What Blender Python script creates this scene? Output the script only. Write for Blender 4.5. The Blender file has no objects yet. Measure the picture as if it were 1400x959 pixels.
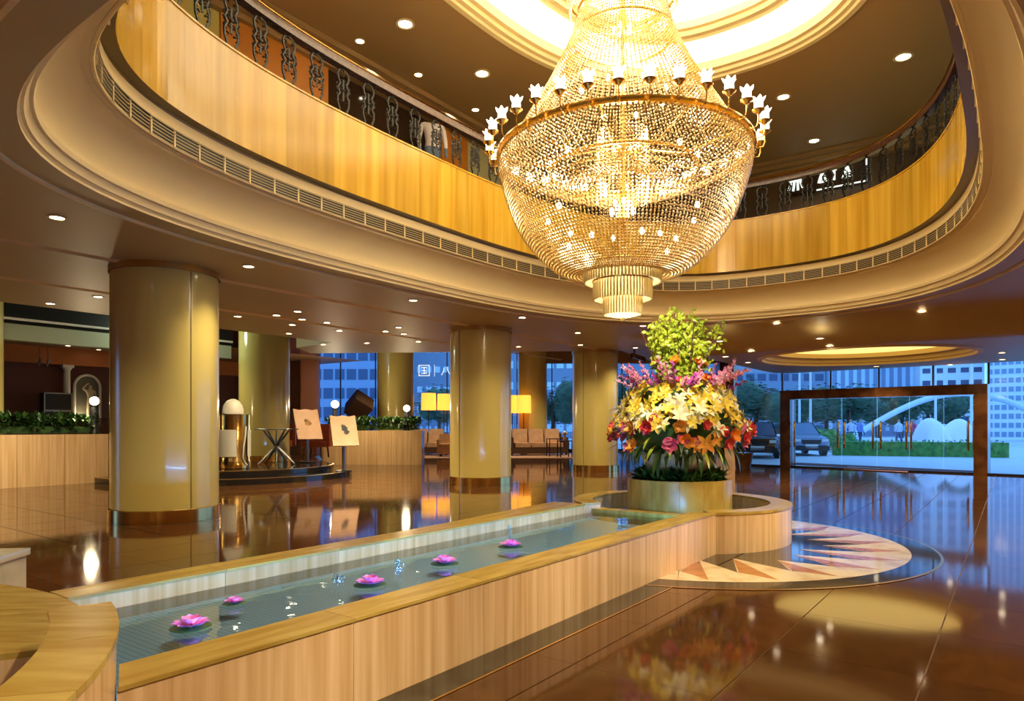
import bpy, bmesh, math, random
from mathutils import Vector, Matrix
from mathutils.geometry import tessellate_polygon
random.seed(7)
PI = math.pi
# Lengths below are written in units in which the eye stands 1.5 above the floor; K turns them into metres.
E = 1.5
K = 1.25 / E
F, HZ, CX = 933.0, 583.0, 700.0          # focal length, horizon row and centre column for a 1400 x 959 frame
scene = bpy.context.scene
COL = scene.collection

# ------------------------------------------------------------------ camera, world, exposure
cam = bpy.data.cameras.new('camera')
cam.sensor_width = 36.0
cam.lens = 36.0 * F / 1400.0
cam.shift_y = (HZ - 479.5) / 1400.0
cam.clip_end = 400
camo = bpy.data.objects.new('camera', cam)
camo.location = (0, 0, E * K)
camo.rotation_euler = (PI / 2, 0, 0)
COL.objects.link(camo)
scene.camera = camo
w = bpy.data.worlds.new('dusk_sky')
scene.world = w
w.use_nodes = True
wb = w.node_tree.nodes['Background']
wb.inputs['Color'].default_value = (0.20, 0.47, 1.0, 1)
wb.inputs['Strength'].default_value = 1.5
scene.view_settings.view_transform = 'Standard'
scene.view_settings.look = 'None'
scene.view_settings.exposure = 0.75
scene.view_settings.gamma = 1.0
scene.view_settings.use_curve_mapping = False
cy = scene.cycles
cy.max_bounces = 9
cy.diffuse_bounces = 4
cy.glossy_bounces = 4
cy.transmission_bounces = 4
cy.transparent_max_bounces = 16
cy.caustics_reflective = False
cy.caustics_refractive = False
cy.sample_clamp_indirect = 4.0
cy.use_denoising = True
WARM = (1.0, 0.80, 0.48)

def point_light(name, p, watts, color=WARM, radius=0.1):
    l = bpy.data.lights.new(name, 'POINT'); l.energy = watts; l.color = color; l.shadow_soft_size = radius
    o = bpy.data.objects.new(name, l); o.location = Vector(p) * K; COL.objects.link(o); return o

def spot_light(name, p, watts, color=WARM, angle=100, blend=0.8, radius=0.06, tilt=(0, 0)):
    l = bpy.data.lights.new(name, 'SPOT'); l.energy = watts; l.color = color
    l.spot_size = math.radians(angle); l.spot_blend = blend; l.shadow_soft_size = radius
    o = bpy.data.objects.new(name, l); o.location = Vector(p) * K; o.rotation_euler = (tilt[0], tilt[1], 0); COL.objects.link(o); return o

def strip_light(name, p, target, watts, color, sx, sy, rz=0.0):
    l = bpy.data.lights.new(name, 'AREA'); l.shape = 'RECTANGLE'; l.size = sx*K; l.size_y = sy*K; l.energy = watts; l.color = color
    o = bpy.data.objects.new(name, l); o.location = Vector(p)*K; COL.objects.link(o)
    z = (Vector(p)-Vector(target)).normalized(); x = Vector((math.cos(rz), math.sin(rz), 0)); y = z.cross(x).normalized()
    o.rotation_euler = Matrix((x, y, z)).transposed().to_euler(); return o
def aimed_spot(name, p, target, watts, color=WARM, angle=50, blend=0.9, radius=0.06):
    o = spot_light(name, p, watts, color, angle, blend, radius); d = Vector(target) - Vector(p)
    o.rotation_euler = d.to_track_quat('-Z', 'Y').to_euler(); return o

# ------------------------------------------------------------------ frames of reference
UX, UY = 0.592, 0.806                     # direction of the fountain and the lobby's long axis
def W(u, v, z=0.0): return Vector((UX * u - UY * v, UY * u + UX * v, z))
def W2(u, v): p = W(u, v); return (p.x, p.y)
URZ = math.atan2(UY, UX)                  # turn about z that takes +x to the lobby's long axis
def at(px, py, z=0.0):                    # where the pixel's ray meets height z
    d = F * (E - z) / (py - HZ); return Vector(((px - CX) / F * d, d, z))
def atd(px, d, z=0.0): return Vector(((px - CX) / F * d, d, z))
def zat(py, d): return E - (py - HZ) * d / F

# ------------------------------------------------------------------ mesh helper
class MB:
    def __init__(s): s.v = []; s.f = []
    def add(s, vs, fs):
        n = len(s.v); s.v += [Vector(p) for p in vs]; s.f += [[i + n for i in f] for f in fs]; return s
    def box(s, x0, x1, y0, y1, z0, z1):
        return s.add([(x0,y0,z0),(x1,y0,z0),(x1,y1,z0),(x0,y1,z0),(x0,y0,z1),(x1,y0,z1),(x1,y1,z1),(x0,y1,z1)],
                     [(0,3,2,1),(4,5,6,7),(0,1,5,4),(1,2,6,5),(2,3,7,6),(3,0,4,7)])
    def obox(s, c, size, rot=(0,0,0)):
        m = MB(); a, b, d = size[0]/2, size[1]/2, size[2]/2; m.box(-a,a,-b,b,-d,d)
        from mathutils import Euler
        R = Euler(rot).to_matrix(); return s.add([R @ p + Vector(c) for p in m.v], m.f)
    def prism(s, poly, z0, z1):
        n = len(poly)
        return s.add([(p[0],p[1],z0) for p in poly] + [(p[0],p[1],z1) for p in poly],
                     [list(range(n))[::-1], [i+n for i in range(n)]] + [(i,(i+1)%n,(i+1)%n+n,i+n) for i in range(n)])
    def lathe(s, prof, n=24, c=(0,0,0), sx=1, sy=1, a0=0.0, a1=2*PI):
        full = abs(a1 - a0 - 2*PI) < 1e-6; m = n if full else n + 1; rings = []; vs = []; fs = []
        for r, z in prof:
            if r < 1e-6: vs.append((c[0],c[1],c[2]+z)); rings.append([len(vs)-1])
            else:
                k = len(vs)
                for i in range(m):
                    a = a0 + (a1-a0)*i/n; vs.append((c[0]+r*sx*math.cos(a), c[1]+r*sy*math.sin(a), c[2]+z))
                rings.append(list(range(k, k+m)))
        for A, B in zip(rings, rings[1:]):
            for i in range(n):
                j = (i+1) % m
                if len(A) == 1 and len(B) == 1: continue
                if len(A) == 1: fs.append((A[0], B[j], B[i]))
                elif len(B) == 1: fs.append((A[i], A[j], B[0]))
                else: fs.append((A[i], A[j], B[j], B[i]))
        return s.add(vs, fs)
    def tube(s, pts, r, n=6, closed=False, cap=True):
        pts = [Vector(p) for p in pts]; N = len(pts); vs = []; fs = []
        rr = r if isinstance(r, (list, tuple)) else [r]*N
        up = None
        for i, p in enumerate(pts):
            a = pts[(i-1) % N] if (closed or i > 0) else p; b = pts[(i+1) % N] if (closed or i < N-1) else p
            t = (b-a).normalized() if (b-a).length > 1e-9 else Vector((0,0,1))
            if up is None: up = Vector((0,0,1)) if abs(t.z) < 0.9 else Vector((1,0,0))
            x = t.cross(up)
            if x.length < 1e-6: x = t.orthogonal()
            x.normalize(); y = x.cross(t).normalized(); up = y
            for k in range(n):
                q = 2*PI*k/n; vs.append(p + (x*math.cos(q) + y*math.sin(q))*rr[i])
        for i in range(N if closed else N-1):
            j = (i+1) % N
            for k in range(n): l = (k+1) % n; fs.append((i*n+k, i*n+l, j*n+l, j*n+k))
        if cap and not closed: fs.append(list(range(n))[::-1]); fs.append([(N-1)*n+k for k in range(n)])
        return s.add(vs, fs)
    def sweep(s, path, nrm, prof, closed=True, closeprof=False):
        """path: list of (x,y); nrm: inward unit normals; prof: list of (offset inward, z)"""
        N, M = len(path), len(prof); vs = []; fs = []
        for (x, y), (nx, ny) in zip(path, nrm):
            for o, z in prof: vs.append((x+nx*o, y+ny*o, z))
        for i in range(N if closed else N-1):
            j = (i+1) % N
            for k in range(M if closeprof else M-1):
                l = (k+1) % M; fs.append((i*M+k, j*M+k, j*M+l, i*M+l))
        if closeprof and not closed: fs.append([k for k in range(M)][::-1]); fs.append([(N-1)*M+k for k in range(M)])
        return s.add(vs, fs)
    def octa(s, c, r, h=None):
        h = h or r; x, y, z = c
        return s.add([(x+r,y,z),(x,y+r,z),(x-r,y,z),(x,y-r,z),(x,y,z+h),(x,y,z-h)],
                     [(0,1,4),(1,2,4),(2,3,4),(3,0,4),(1,0,5),(2,1,5),(3,2,5),(0,3,5)])
    def ball(s, c, r, n=12, m=8, sz=1.0):
        return s.lathe([(r*math.sin(PI*i/m), -r*sz*math.cos(PI*i/m)) for i in range(m+1)], n, c)
    def xf(s, M): s.v = [M @ p for p in s.v]; return s
    def join(s, o, M=None):
        return s.add([M @ p for p in o.v] if M else o.v, o.f)
    def mesh(s, name, m, smooth=None, origin=(0,0,0)):
        o = Vector(origin); me = bpy.data.meshes.new(name)
        me.from_pydata([((p - o) * K)[:] for p in s.v], [], s.f)
        if m is not None: me.materials.append(m)
        if smooth is not None:
            me.polygons.foreach_set('use_smooth', [True]*len(me.polygons))
            if smooth < 179: me.set_sharp_from_angle(angle=math.radians(smooth))
        me.update(); return me

def tag(o, label=None, cat=None, group=None, kind=None):
    if label: o['label'] = label
    if cat: o['category'] = cat
    if group: o['group'] = group
    if kind: o['kind'] = kind
    return o
def link(name, me, parent=None, loc=None, rot=None, scale=None):
    o = bpy.data.objects.new(name, me); COL.objects.link(o)
    if parent is not None: o.parent = parent
    if loc is not None: o.location = Vector(loc) * K
    if rot is not None: o.rotation_euler = rot
    if scale is not None: o.scale = scale if hasattr(scale, '__len__') else (scale,)*3
    return o
def thing(name, label, cat, loc=(0,0,0), rz=0.0, group=None, kind=None):
    o = link(name, None, None, loc, (0,0,rz)); o.empty_display_size = 0.1
    return tag(o, label, cat, group, kind)
def part(name, mb, m, parent, smooth=None, origin=None, loc=None, rot=None, kind=None, label=None):
    """a part of a thing; with origin=True the shape is in world units and is moved to its thing's own frame"""
    if origin is True:
        p = parent
        org = Vector((0,0,0))
        while p is not None: org += Vector(p.location) / K; p = p.parent
        origin = org
    o = link(name, mb.mesh(name, m, smooth, origin or (0,0,0)), parent, loc, rot)
    return tag(o, label, None, None, kind)
def single(name, mb, m, label, cat, smooth=None, loc=None, rot=None, group=None, kind=None, center=False):
    org = (0,0,0)
    if center:
        xs = [p.x for p in mb.v]; ys = [p.y for p in mb.v]; zs = [p.z for p in mb.v]
        org = ((min(xs)+max(xs))/2, (min(ys)+max(ys))/2, min(zs)); loc = org
    o = link(name, mb.mesh(name, m, smooth, org), None, loc, rot)
    return tag(o, label, cat, group, kind)
def copy_tree(o, parent=None, loc=None, rz=None, scale=None):
    c = o.copy(); COL.objects.link(c); c.parent = parent
    if loc is not None: c.location = Vector(loc) * K
    if rz is not None: c.rotation_euler = (0,0,rz)
    if scale is not None: c.scale = (scale,)*3
    for ch in list(o.children): copy_tree(ch, c)
    return c

# ------------------------------------------------------------------ materials (all procedural)
MATS = {}
def newmat(name):
    m = bpy.data.materials.new(name); m.use_nodes = True; MATS[name] = m
    nt = m.node_tree; return m, nt, nt.nodes['Principled BSDF']
def rgba(c): return (c[0], c[1], c[2], 1.0)
def mat(name, c, rough=0.5, metal=0.0, spec=0.5, emit=None, strength=0.0, c2=None, scale=4.0, stretch=(1,1,1), rnd=0.0, bump=0.0, coat=0.0, trans=0.0, detail=4.0, lo=0.35, hi=0.65, sheen=0.0):
    m, nt, b = newmat(name); N, L = nt.nodes, nt.links
    b.inputs['Base Color'].default_value = rgba(c); b.inputs['Roughness'].default_value = rough
    b.inputs['Metallic'].default_value = metal; b.inputs['Specular IOR Level'].default_value = spec
    b.inputs['Coat Weight'].default_value = coat; b.inputs['Coat Roughness'].default_value = 0.05
    b.inputs['Transmission Weight'].default_value = trans
    b.inputs['Sheen Weight'].default_value = sheen
    if emit: b.inputs['Emission Color'].default_value = rgba(emit); b.inputs['Emission Strength'].default_value = strength
    if c2 is not None or rnd > 0:
        tc = N.new('ShaderNodeTexCoord'); oi = N.new('ShaderNodeObjectInfo'); mp = N.new('ShaderNodeMapping')
        mp.inputs['Scale'].default_value = stretch
        ml = N.new('ShaderNodeMath'); ml.operation = 'MULTIPLY'; ml.inputs[1].default_value = 37.0 if rnd > 0 else 0.0
        L.new(oi.outputs['Random'], ml.inputs[0])
        cb = N.new('ShaderNodeCombineXYZ'); [L.new(ml.outputs[0], cb.inputs[i]) for i in range(3)]
        L.new(cb.outputs[0], mp.inputs['Location']); L.new(tc.outputs['Object'], mp.inputs['Vector'])
        nz = N.new('ShaderNodeTexNoise'); nz.inputs['Scale'].default_value = scale; nz.inputs['Detail'].default_value = detail
        L.new(mp.outputs[0], nz.inputs['Vector'])
        rp = N.new('ShaderNodeValToRGB'); rp.color_ramp.elements[0].position = lo; rp.color_ramp.elements[1].position = hi
        rp.color_ramp.elements[0].color = rgba(c); rp.color_ramp.elements[1].color = rgba(c2 if c2 else c)
        L.new(nz.outputs['Fac'], rp.inputs['Fac']); out = rp.outputs['Color']
        if rnd > 0:
            hs = N.new('ShaderNodeHueSaturation'); mr = N.new('ShaderNodeMapRange')
            mr.inputs['To Min'].default_value = 1 - rnd; mr.inputs['To Max'].default_value = 1 + rnd
            L.new(oi.outputs['Random'], mr.inputs['Value']); L.new(mr.outputs[0], hs.inputs['Value']); L.new(out, hs.inputs['Color']); out = hs.outputs['Color']
        L.new(out, b.inputs['Base Color'])
        if bump > 0:
            bp = N.new('ShaderNodeBump'); bp.inputs['Strength'].default_value = bump; bp.inputs['Distance'].default_value = 0.02
            L.new(nz.outputs['Fac'], bp.inputs['Height']); L.new(bp.outputs[0], b.inputs['Normal'])
    return m
def glassmat(name, tint, fac=0.06, rough=0.0, bump=0.0, bscale=8.0, ior=1.45, gloss=(1,1,1)):
    """thin sheet: clear, with a Fresnel reflection on top"""
    m, nt, b = newmat(name); N, L = nt.nodes, nt.links; N.remove(b)
    tr = N.new('ShaderNodeBsdfTransparent'); tr.inputs['Color'].default_value = rgba(tint)
    gl = N.new('ShaderNodeBsdfGlossy'); gl.inputs['Roughness'].default_value = rough; gl.inputs['Color'].default_value = rgba(gloss)
    fr = N.new('ShaderNodeFresnel'); fr.inputs['IOR'].default_value = ior
    mx = N.new('ShaderNodeMixShader'); L.new(fr.outputs[0], mx.inputs[0]); L.new(tr.outputs[0], mx.inputs[1]); L.new(gl.outputs[0], mx.inputs[2])
    if bump:
        tc = N.new('ShaderNodeTexCoord'); nz = N.new('ShaderNodeTexNoise'); nz.inputs['Scale'].default_value = bscale; nz.inputs['Detail'].default_value = 2
        bp = N.new('ShaderNodeBump'); bp.inputs['Strength'].default_value = bump; bp.inputs['Distance'].default_value = 0.02
        L.new(tc.outputs['Object'], nz.inputs['Vector']); L.new(nz.outputs['Fac'], bp.inputs['Height'])
        L.new(bp.outputs[0], gl.inputs['Normal']); L.new(bp.outputs[0], fr.inputs['Normal'])
    L.new(mx.outputs[0], N['Material Output'].inputs['Surface']); return m
def beadmat(name, c, gl=0.5):
    m, nt, b = newmat(name); N, L = nt.nodes, nt.links; N.remove(b)
    d = N.new('ShaderNodeBsdfDiffuse'); t = N.new('ShaderNodeBsdfTranslucent'); g = N.new('ShaderNodeBsdfGlossy')
    for x in (d, t): x.inputs['Color'].default_value = rgba(c)
    g.inputs['Color'].default_value = (1, 0.93, 0.75, 1); g.inputs['Roughness'].default_value = 0.12
    a = N.new('ShaderNodeMixShader'); a.inputs[0].default_value = 0.5; L.new(d.outputs[0], a.inputs[1]); L.new(t.outputs[0], a.inputs[2])
    q = N.new('ShaderNodeMixShader'); q.inputs[0].default_value = gl; L.new(a.outputs[0], q.inputs[1]); L.new(g.outputs[0], q.inputs[2])
    L.new(q.outputs[0], N['Material Output'].inputs['Surface']); return m
def emitmat(name, c, s):
    m, nt, b = newmat(name)
    b.inputs['Base Color'].default_value = rgba(c); b.inputs['Emission Color'].default_value = rgba(c); b.inputs['Emission Strength'].default_value = s
    return m

M_granite = mat('red_granite', (0.055, 0.021, 0.007), 0.065, spec=0.42, c2=(0.09, 0.036, 0.011), scale=9, detail=8, rnd=0.16, lo=0.3, hi=0.7)
M_granite_far = mat('red_granite_field', (0.055, 0.021, 0.007), 0.06, spec=0.45, c2=(0.088, 0.035, 0.011), scale=9, detail=8)
M_joint = mat('floor_joint', (0.42, 0.25, 0.12), 0.4)
M_darkstone = mat('dark_granite', (0.018, 0.017, 0.013), 0.06, spec=0.6, c2=(0.05, 0.048, 0.035), scale=7)
M_cream = mat('cream_marble', (0.72, 0.60, 0.38), 0.09, c2=(0.52, 0.36, 0.16), scale=5, detail=9, lo=0.5, hi=0.75)
M_orange = mat('orange_marble', (0.52, 0.22, 0.06), 0.09, c2=(0.36, 0.13, 0.03), scale=6, detail=9)
M_brass = mat('brass', (0.78, 0.52, 0.18), 0.16, metal=1.0)
M_brass_dull = mat('antique_brass', (0.55, 0.35, 0.12), 0.3, metal=1.0)
M_gold = mat('gilding', (0.85, 0.55, 0.16), 0.25, metal=1.0)
M_trav = mat('travertine', (0.86, 0.60, 0.33), 0.22, c2=(0.62, 0.37, 0.15), scale=3.0, stretch=(7, 7, 0.22), rnd=0.07, detail=6, lo=0.3, hi=0.7)
M_trav_top = mat('honey_travertine', (0.58, 0.41, 0.10), 0.27, c2=(0.42, 0.26, 0.045), scale=3.0, stretch=(0.8, 5, 1), rnd=0.08, detail=6)
M_onyx = mat('golden_onyx', (0.60, 0.365, 0.045), 0.18, c2=(0.43, 0.23, 0.018), scale=2.2, stretch=(3, 3, 0.15), rnd=0.16, detail=5)
M_plaster = mat('cream_plaster', (0.84, 0.67, 0.36), 0.6)
M_ceiling = mat('lobby_ceiling_paint', (0.50, 0.375, 0.16), 0.5)
M_ceiling_up = mat('upper_ceiling_paint', (0.36, 0.21, 0.075), 0.55)
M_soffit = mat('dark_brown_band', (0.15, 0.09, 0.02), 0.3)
M_column = mat('olive_gold_lacquer', (0.62, 0.50, 0.155), 0.18, spec=0.5, coat=0.3)
M_seam = mat('seam', (0.14, 0.10, 0.03), 0.5)
M_black = mat('black', (0.008, 0.008, 0.01), 0.4)
M_iron = mat('wrought_iron', (0.02, 0.018, 0.015), 0.35, metal=0.6)
M_darkwood = mat('dark_wood', (0.05, 0.02, 0.01), 0.25, c2=(0.09, 0.035, 0.015), scale=3, stretch=(1, 8, 8))
M_water = glassmat('water', (0.94, 0.985, 1.0), bump=0.12, bscale=5, ior=1.33)
M_glass = glassmat('window_glass', (0.86, 0.94, 1.0), ior=1.35)
M_white = mat('white_paint', (0.8, 0.78, 0.72), 0.4)
M_leaf = mat('leaf_green', (0.05, 0.14, 0.02), 0.4, c2=(0.10, 0.24, 0.03), scale=6, rnd=0.2)
M_leaf_dark = mat('dark_leaf', (0.02, 0.06, 0.012), 0.35, c2=(0.04, 0.11, 0.02), scale=6)
M_leaf_lime = mat('lime_leaf', (0.56, 0.66, 0.05), 0.4, c2=(0.32, 0.46, 0.03), scale=9)
# ------------------------------------------------------------------ the oval opening in plan
OC = (9.1, 4.3); OA, OB = 7.25, 4.55
def oval(cx, cv, a, b, nl=3.2, nr=2.45, N=200):
    raw = []
    for i in range(2000):
        t = 2*PI*i/2000; c, s = math.cos(t), math.sin(t); n = nr if c > 0 else nl
        raw.append((cx + a*math.copysign(abs(c)**(2/n), c), cv + b*math.copysign(abs(s)**(2/n), s)))
    L = [0.0]
    for i in range(2000): p, q = raw[i], raw[(i+1) % 2000]; L.append(L[-1] + math.hypot(q[0]-p[0], q[1]-p[1]))
    out = []; j = 0
    for k in range(N):
        d = L[-1]*k/N
        while L[j+1] < d: j += 1
        f = (d-L[j])/max(1e-9, L[j+1]-L[j]); p, q = raw[j], raw[(j+1) % 2000]
        out.append((p[0]+(q[0]-p[0])*f, p[1]+(q[1]-p[1])*f))
    path = [W2(*p) for p in out]; nr_ = []
    for i in range(N):
        a_, b_ = path[i-1], path[(i+1) % N]; tx, ty = b_[0]-a_[0], b_[1]-a_[1]; l = math.hypot(tx, ty); nr_.append((-ty/l, tx/l))
    return path, nr_, L[-1]
OP, ON, OLEN = oval(OC[0], OC[1], OA, OB)
NP = len(OP)
def opt(s, off, z):                        # point at fraction s of the way round, off inward, height z
    f = (s % 1.0)*NP; i = int(f) % NP; j = (i+1) % NP; f -= int(f)
    x = OP[i][0]*(1-f)+OP[j][0]*f; y = OP[i][1]*(1-f)+OP[j][1]*f; nx = ON[i][0]*(1-f)+ON[j][0]*f; ny = ON[i][1]*(1-f)+ON[j][1]*f
    l = math.hypot(nx, ny); return Vector((x+nx/l*off, y+ny/l*off, z)), Vector((nx/l, ny/l, 0))
def poly_with_holes(outer, holes, z, flip=False):
    loops = [[Vector((p[0], p[1], 0)) for p in outer]] + [[Vector((p[0], p[1], 0)) for p in h] for h in holes]
    tris = tessellate_polygon(loops); flat = [p for l in loops for p in l]
    m = MB(); m.add([(p.x, p.y, z) for p in flat], [t for t in tris]); return m
def struct(name, mb, m, smooth=None, label=None):
    o = link(name, mb.mesh(name, m, smooth)); o['kind'] = 'structure'
    if label: o['label'] = label
    return o

CEIL = 4.03
FAC0, FAC1 = Vector((8.35, 26.85, 0)), Vector((23.0, 13.3, 0))       # the glass front in plan
FDIR = (FAC1-FAC0).normalized(); FN = Vector((FDIR.y, -FDIR.x, 0))
def facpx(px):                              # point of the glass front seen in column px
    t = (px-CX)/F; s = (FAC0.x - t*FAC0.y)/(t*FDIR.y - FDIR.x); return FAC0 + FDIR*s

# ------------------------------------------------------------------ floor
floor = struct('floor', MB().add([W(-16,-14,-0.012), W(34,-14,-0.012), W(60,40,-0.012), W(-16,40,-0.012)], [(0,1,2,3)]), M_joint,
               label='polished red-brown granite lobby floor')
TU, TV = 1.05, 0.90
tile_mesh = MB().box(0.0015, TU-0.0015, 0.005, TV-0.005, -0.008, 0.0).mesh('tile', M_granite)
tiles = set()
for i in range(-1, 13):
    for j in range(-5, 14):
        u, v = 0.55 + i*TU, -3.17 + j*TV
        c = W(u+TU/2, v+TV/2)
        if c.y < 1.2 or abs(c.x/c.y) > 1.0 or c.y > 12.5: continue
        tiles.add((i, j))
for i, j in sorted(tiles):
    u, v = 0.55 + i*TU, -3.17 + j*TV
    link('tile', tile_mesh, floor, W(u, v, 0), (0, 0, URZ))
field = MB()
for i in range(-16, 34):
    for j in range(-12, 42):
        if (i, j) in tiles: continue
        u, v = 0.55 + i*TU, -3.17 + j*TV
        c = W(u+TU/2, v+TV/2)
        if u > 36 or ((c-FAC0).dot(FN) < -0.6 and c.x > 0.325*c.y): continue
        g = 0.006
        field.add([W(u+g, v+g, -0.001), W(u+TU-g, v+g, -0.001), W(u+TU-g, v+TV-g, -0.001), W(u+g, v+TV-g, -0.001)], [(0,1,2,3)])
part('tile_field', field, M_granite_far, floor, kind='stuff')

# ------------------------------------------------------------------ lower ceiling with its openings
RC = Vector((9.77, 19.0, 0)); RR = 2.65; CEIL2 = 3.45
def sstep(a, b, x): t = max(0.0, min(1.0, (x-a)/(b-a))); return t*t*(3-2*t)
def zceil(x, y):                           # the ceiling dips over the entrance
    u, v = UX*x+UY*y, -UY*x+UX*y
    return CEIL - (CEIL-CEIL2)*sstep(16.9, 18.4, u)*(1-sstep(6.8, 9.4, v))
rec = [(RC.x+RR*math.cos(2*PI*i/64), RC.y+RR*math.sin(2*PI*i/64)) for i in range(64)]
pR = FAC1
outer = [W2(-13,-9), W2(16.85,-9), W2(16.85,9.4), W2(24.5,9.4), (5.64,27.1), (3.66,22.9), (-7.0,23.7), W2(13.6,18.6), W2(13.4,16.6), W2(-13,16.6)]
struct('ceiling', poly_with_holes(outer, [OP], CEIL), M_ceiling, label='flat cream brown ceiling over the lower lobby')
zone = [W2(16.85,-9), (FAC1.x, FAC1.y), (FAC0.x, FAC0.y), W2(24.5,9.4), W2(16.85,9.4)]
def cast(a):
    dx, dy = math.cos(a), math.sin(a); best = 1e9
    for i in range(len(zone)):
        (x0, y0), (x1, y1) = zone[i-1], zone[i]; ex, ey = x1-x0, y1-y0; den = dx*ey-dy*ex
        if abs(den) < 1e-9: continue
        t = ((x0-RC.x)*ey-(y0-RC.y)*ex)/den; s = ((x0-RC.x)*dy-(y0-RC.y)*dx)/den
        if t > 0 and -1e-6 <= s <= 1+1e-6: best = min(best, t)
    return best
m = MB(); vs = []; fs = []
angs = sorted([2*PI*i/96 for i in range(96)] + [math.atan2(p[1]-RC.y, p[0]-RC.x) % (2*PI) for p in zone]); NA = len(angs); NR = 22
for a in angs:
    T = cast(a)
    for k in range(NR+1):
        r = RR+(T-RR)*k/NR; x, y = RC.x+r*math.cos(a), RC.y+r*math.sin(a); vs.append((x, y, zceil(x, y)))
for i in range(NA):
    j = (i+1) % NA
    for k in range(NR): fs.append((i*(NR+1)+k, i*(NR+1)+k+1, j*(NR+1)+k+1, j*(NR+1)+k))
struct('ceiling_entrance', m.add(vs, fs), M_ceiling, 40, label='ceiling that dips towards the glass entrance')
def wallstrip(pts, z0, z1, closed=False):
    m = MB(); n = len(pts)
    m.add([(p[0],p[1],z0) for p in pts] + [(p[0],p[1],z1) for p in pts], [(i,(i+1)%n,(i+1)%n+n,i+n) for i in range(n if closed else n-1)]); return m
struct('trim_1', wallstrip([(FAC0.x, FAC0.y), W2(24.5,9.4), (5.64,27.1), (3.66,22.9), (-7.0,23.7), W2(13.6,18.6), W2(13.4,16.6), W2(-13,16.6)], CEIL, 6.3), M_ceiling)
# thin bead round the opening, set out on the flat ceiling
struct('trim_2', MB().sweep(OP, ON, [(-0.38,CEIL), (-0.37,CEIL-0.03), (-0.33,CEIL-0.03), (-0.32,CEIL)]), M_plaster, 60)
# straight raised bands on the ceiling that run along the lobby
for n, v0 in ((3, 10.95), (4, 13.75)):
    m = MB()
    for a, b in ((-13, 4.9), (6.4, 21)) if n == 3 else ((-13, 22),):
        m.add([W(a,v0,CEIL), W(b,v0,CEIL), W(b,v0+0.12,CEIL-0.025), W(a,v0+0.12,CEIL-0.025), W(b,v0+0.22,CEIL), W(a,v0+0.22,CEIL)], [(0,1,2,3), (3,2,4,5)])
    struct('trim_%d' % n, m, M_plaster)

# ------------------------------------------------------------------ moulded cove that lines the opening
lip = [(0,CEIL), (0.0,CEIL+0.03), (0.02,CEIL+0.05), (0.045,CEIL+0.055), (0.06,CEIL+0.10), (0.08,CEIL+0.13), (0.11,CEIL+0.135), (0.125,CEIL+0.18)]
cove = [(0.125,CEIL+0.18), (0.10,CEIL+0.19), (0.075,CEIL+0.23)] + [(0.07+0.36*(1-math.cos(t*PI/2/12)), CEIL+0.27+0.36*math.sin(t*PI/2/12)) for t in range(13)]
cv = struct('trim_5', MB().sweep(OP, ON, lip), M_plaster, 25, label='stepped cream moulding round the oval opening')
struct('trim_6', MB().sweep(OP, ON, cove + [(0.43,CEIL+0.66), (0.525,CEIL+0.665), (0.535,CEIL+0.655), (0.545,CEIL+0.67)]), M_plaster, 40, label='curved cream cove under the balcony')
struct('trim_7', MB().sweep(OP, ON, [(0.55,4.90), (0.555,4.91), (0.562,5.0), (0.565,5.02)]), M_plaster, 30)
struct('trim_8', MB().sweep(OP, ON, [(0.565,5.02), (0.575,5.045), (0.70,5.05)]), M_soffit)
# air grille: long curved slats between the cove and the ledge
M_slat = mat('grille_slat', (0.50, 0.38, 0.19), 0.5)
gr = thing('air_grille', 'slatted cream air grille curving round under the yellow balcony wall', 'grille', opt(0.3, 0.55, 4.7)[0])
for k in range(6):
    z = 4.705 + 0.034*k; o = 0.53 + 0.006*k
    part('slat', MB().sweep(OP, ON, [(o,z), (o+0.012,z), (o+0.012,z+0.009), (o,z+0.009)], closeprof=True), M_slat, gr, origin=True)
part('back', MB().sweep(OP, ON, [(0.50,4.69), (0.52,4.91)]), M_black, gr, origin=True)
nb = 88
bmesh_ = MB().box(-0.008, 0.008, -0.010, 0.010, 0, 0.215).mesh('bar', M_plaster)
org = gr.location / K
for k in range(nb):
    p, n = opt((k+0.5)/nb, 0.552, 4.69); link('bar', bmesh_, gr, p - org, (0, 0, math.atan2(n.y, n.x)))

# ------------------------------------------------------------------ balcony wall of golden onyx slabs, with railing
bal = thing('balcony_wall', 'golden yellow onyx slab balcony wall curving round the atrium', 'balcony', opt(0.3, 0.7, 5.05)[0])
NS = 84
for k in range(NS):
    m = MB(); s0, s1 = k/NS, (k+1)/NS; g = 0.0006; pts = [opt(s0 + g/NS + (s1-s0-2*g/NS)*q/4, 0.70, 0) for q in range(5)]
    m.sweep([(p.x, p.y) for p, n in pts], [(n.x, n.y) for p, n in pts], [(0.0,5.05), (0.0,6.2), (-0.06,6.2), (-0.06,5.05)], closed=False, closeprof=True)
    c = pts[2][0]
    o = link('panel', m.mesh('panel', M_onyx, None, (c.x, c.y, 5.05)), bal, Vector((c.x, c.y, 5.05)) - bal.location/K)
part('coping', MB().sweep(OP, ON, [(0.715,6.19), (0.715,6.215), (0.62,6.215), (0.62,6.19)], closeprof=True), M_onyx, bal, origin=True)
part('walkway', MB().sweep(OP, ON, [(0.63,5.75), (-1.2,5.75)]), M_darkwood, bal, origin=True)
rail = thing('balcony_railing', 'dark railing with ornate iron scroll balusters on the onyx balcony wall', 'railing', opt(0.3, 0.66, 6.21)[0])
part('handrail', MB().sweep(OP, ON, [(0.73,6.90), (0.735,7.02), (0.70,7.08), (0.62,7.08), (0.59,7.02), (0.595,6.90)], closeprof=True), M_darkwood, rail, 40, origin=True)
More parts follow.
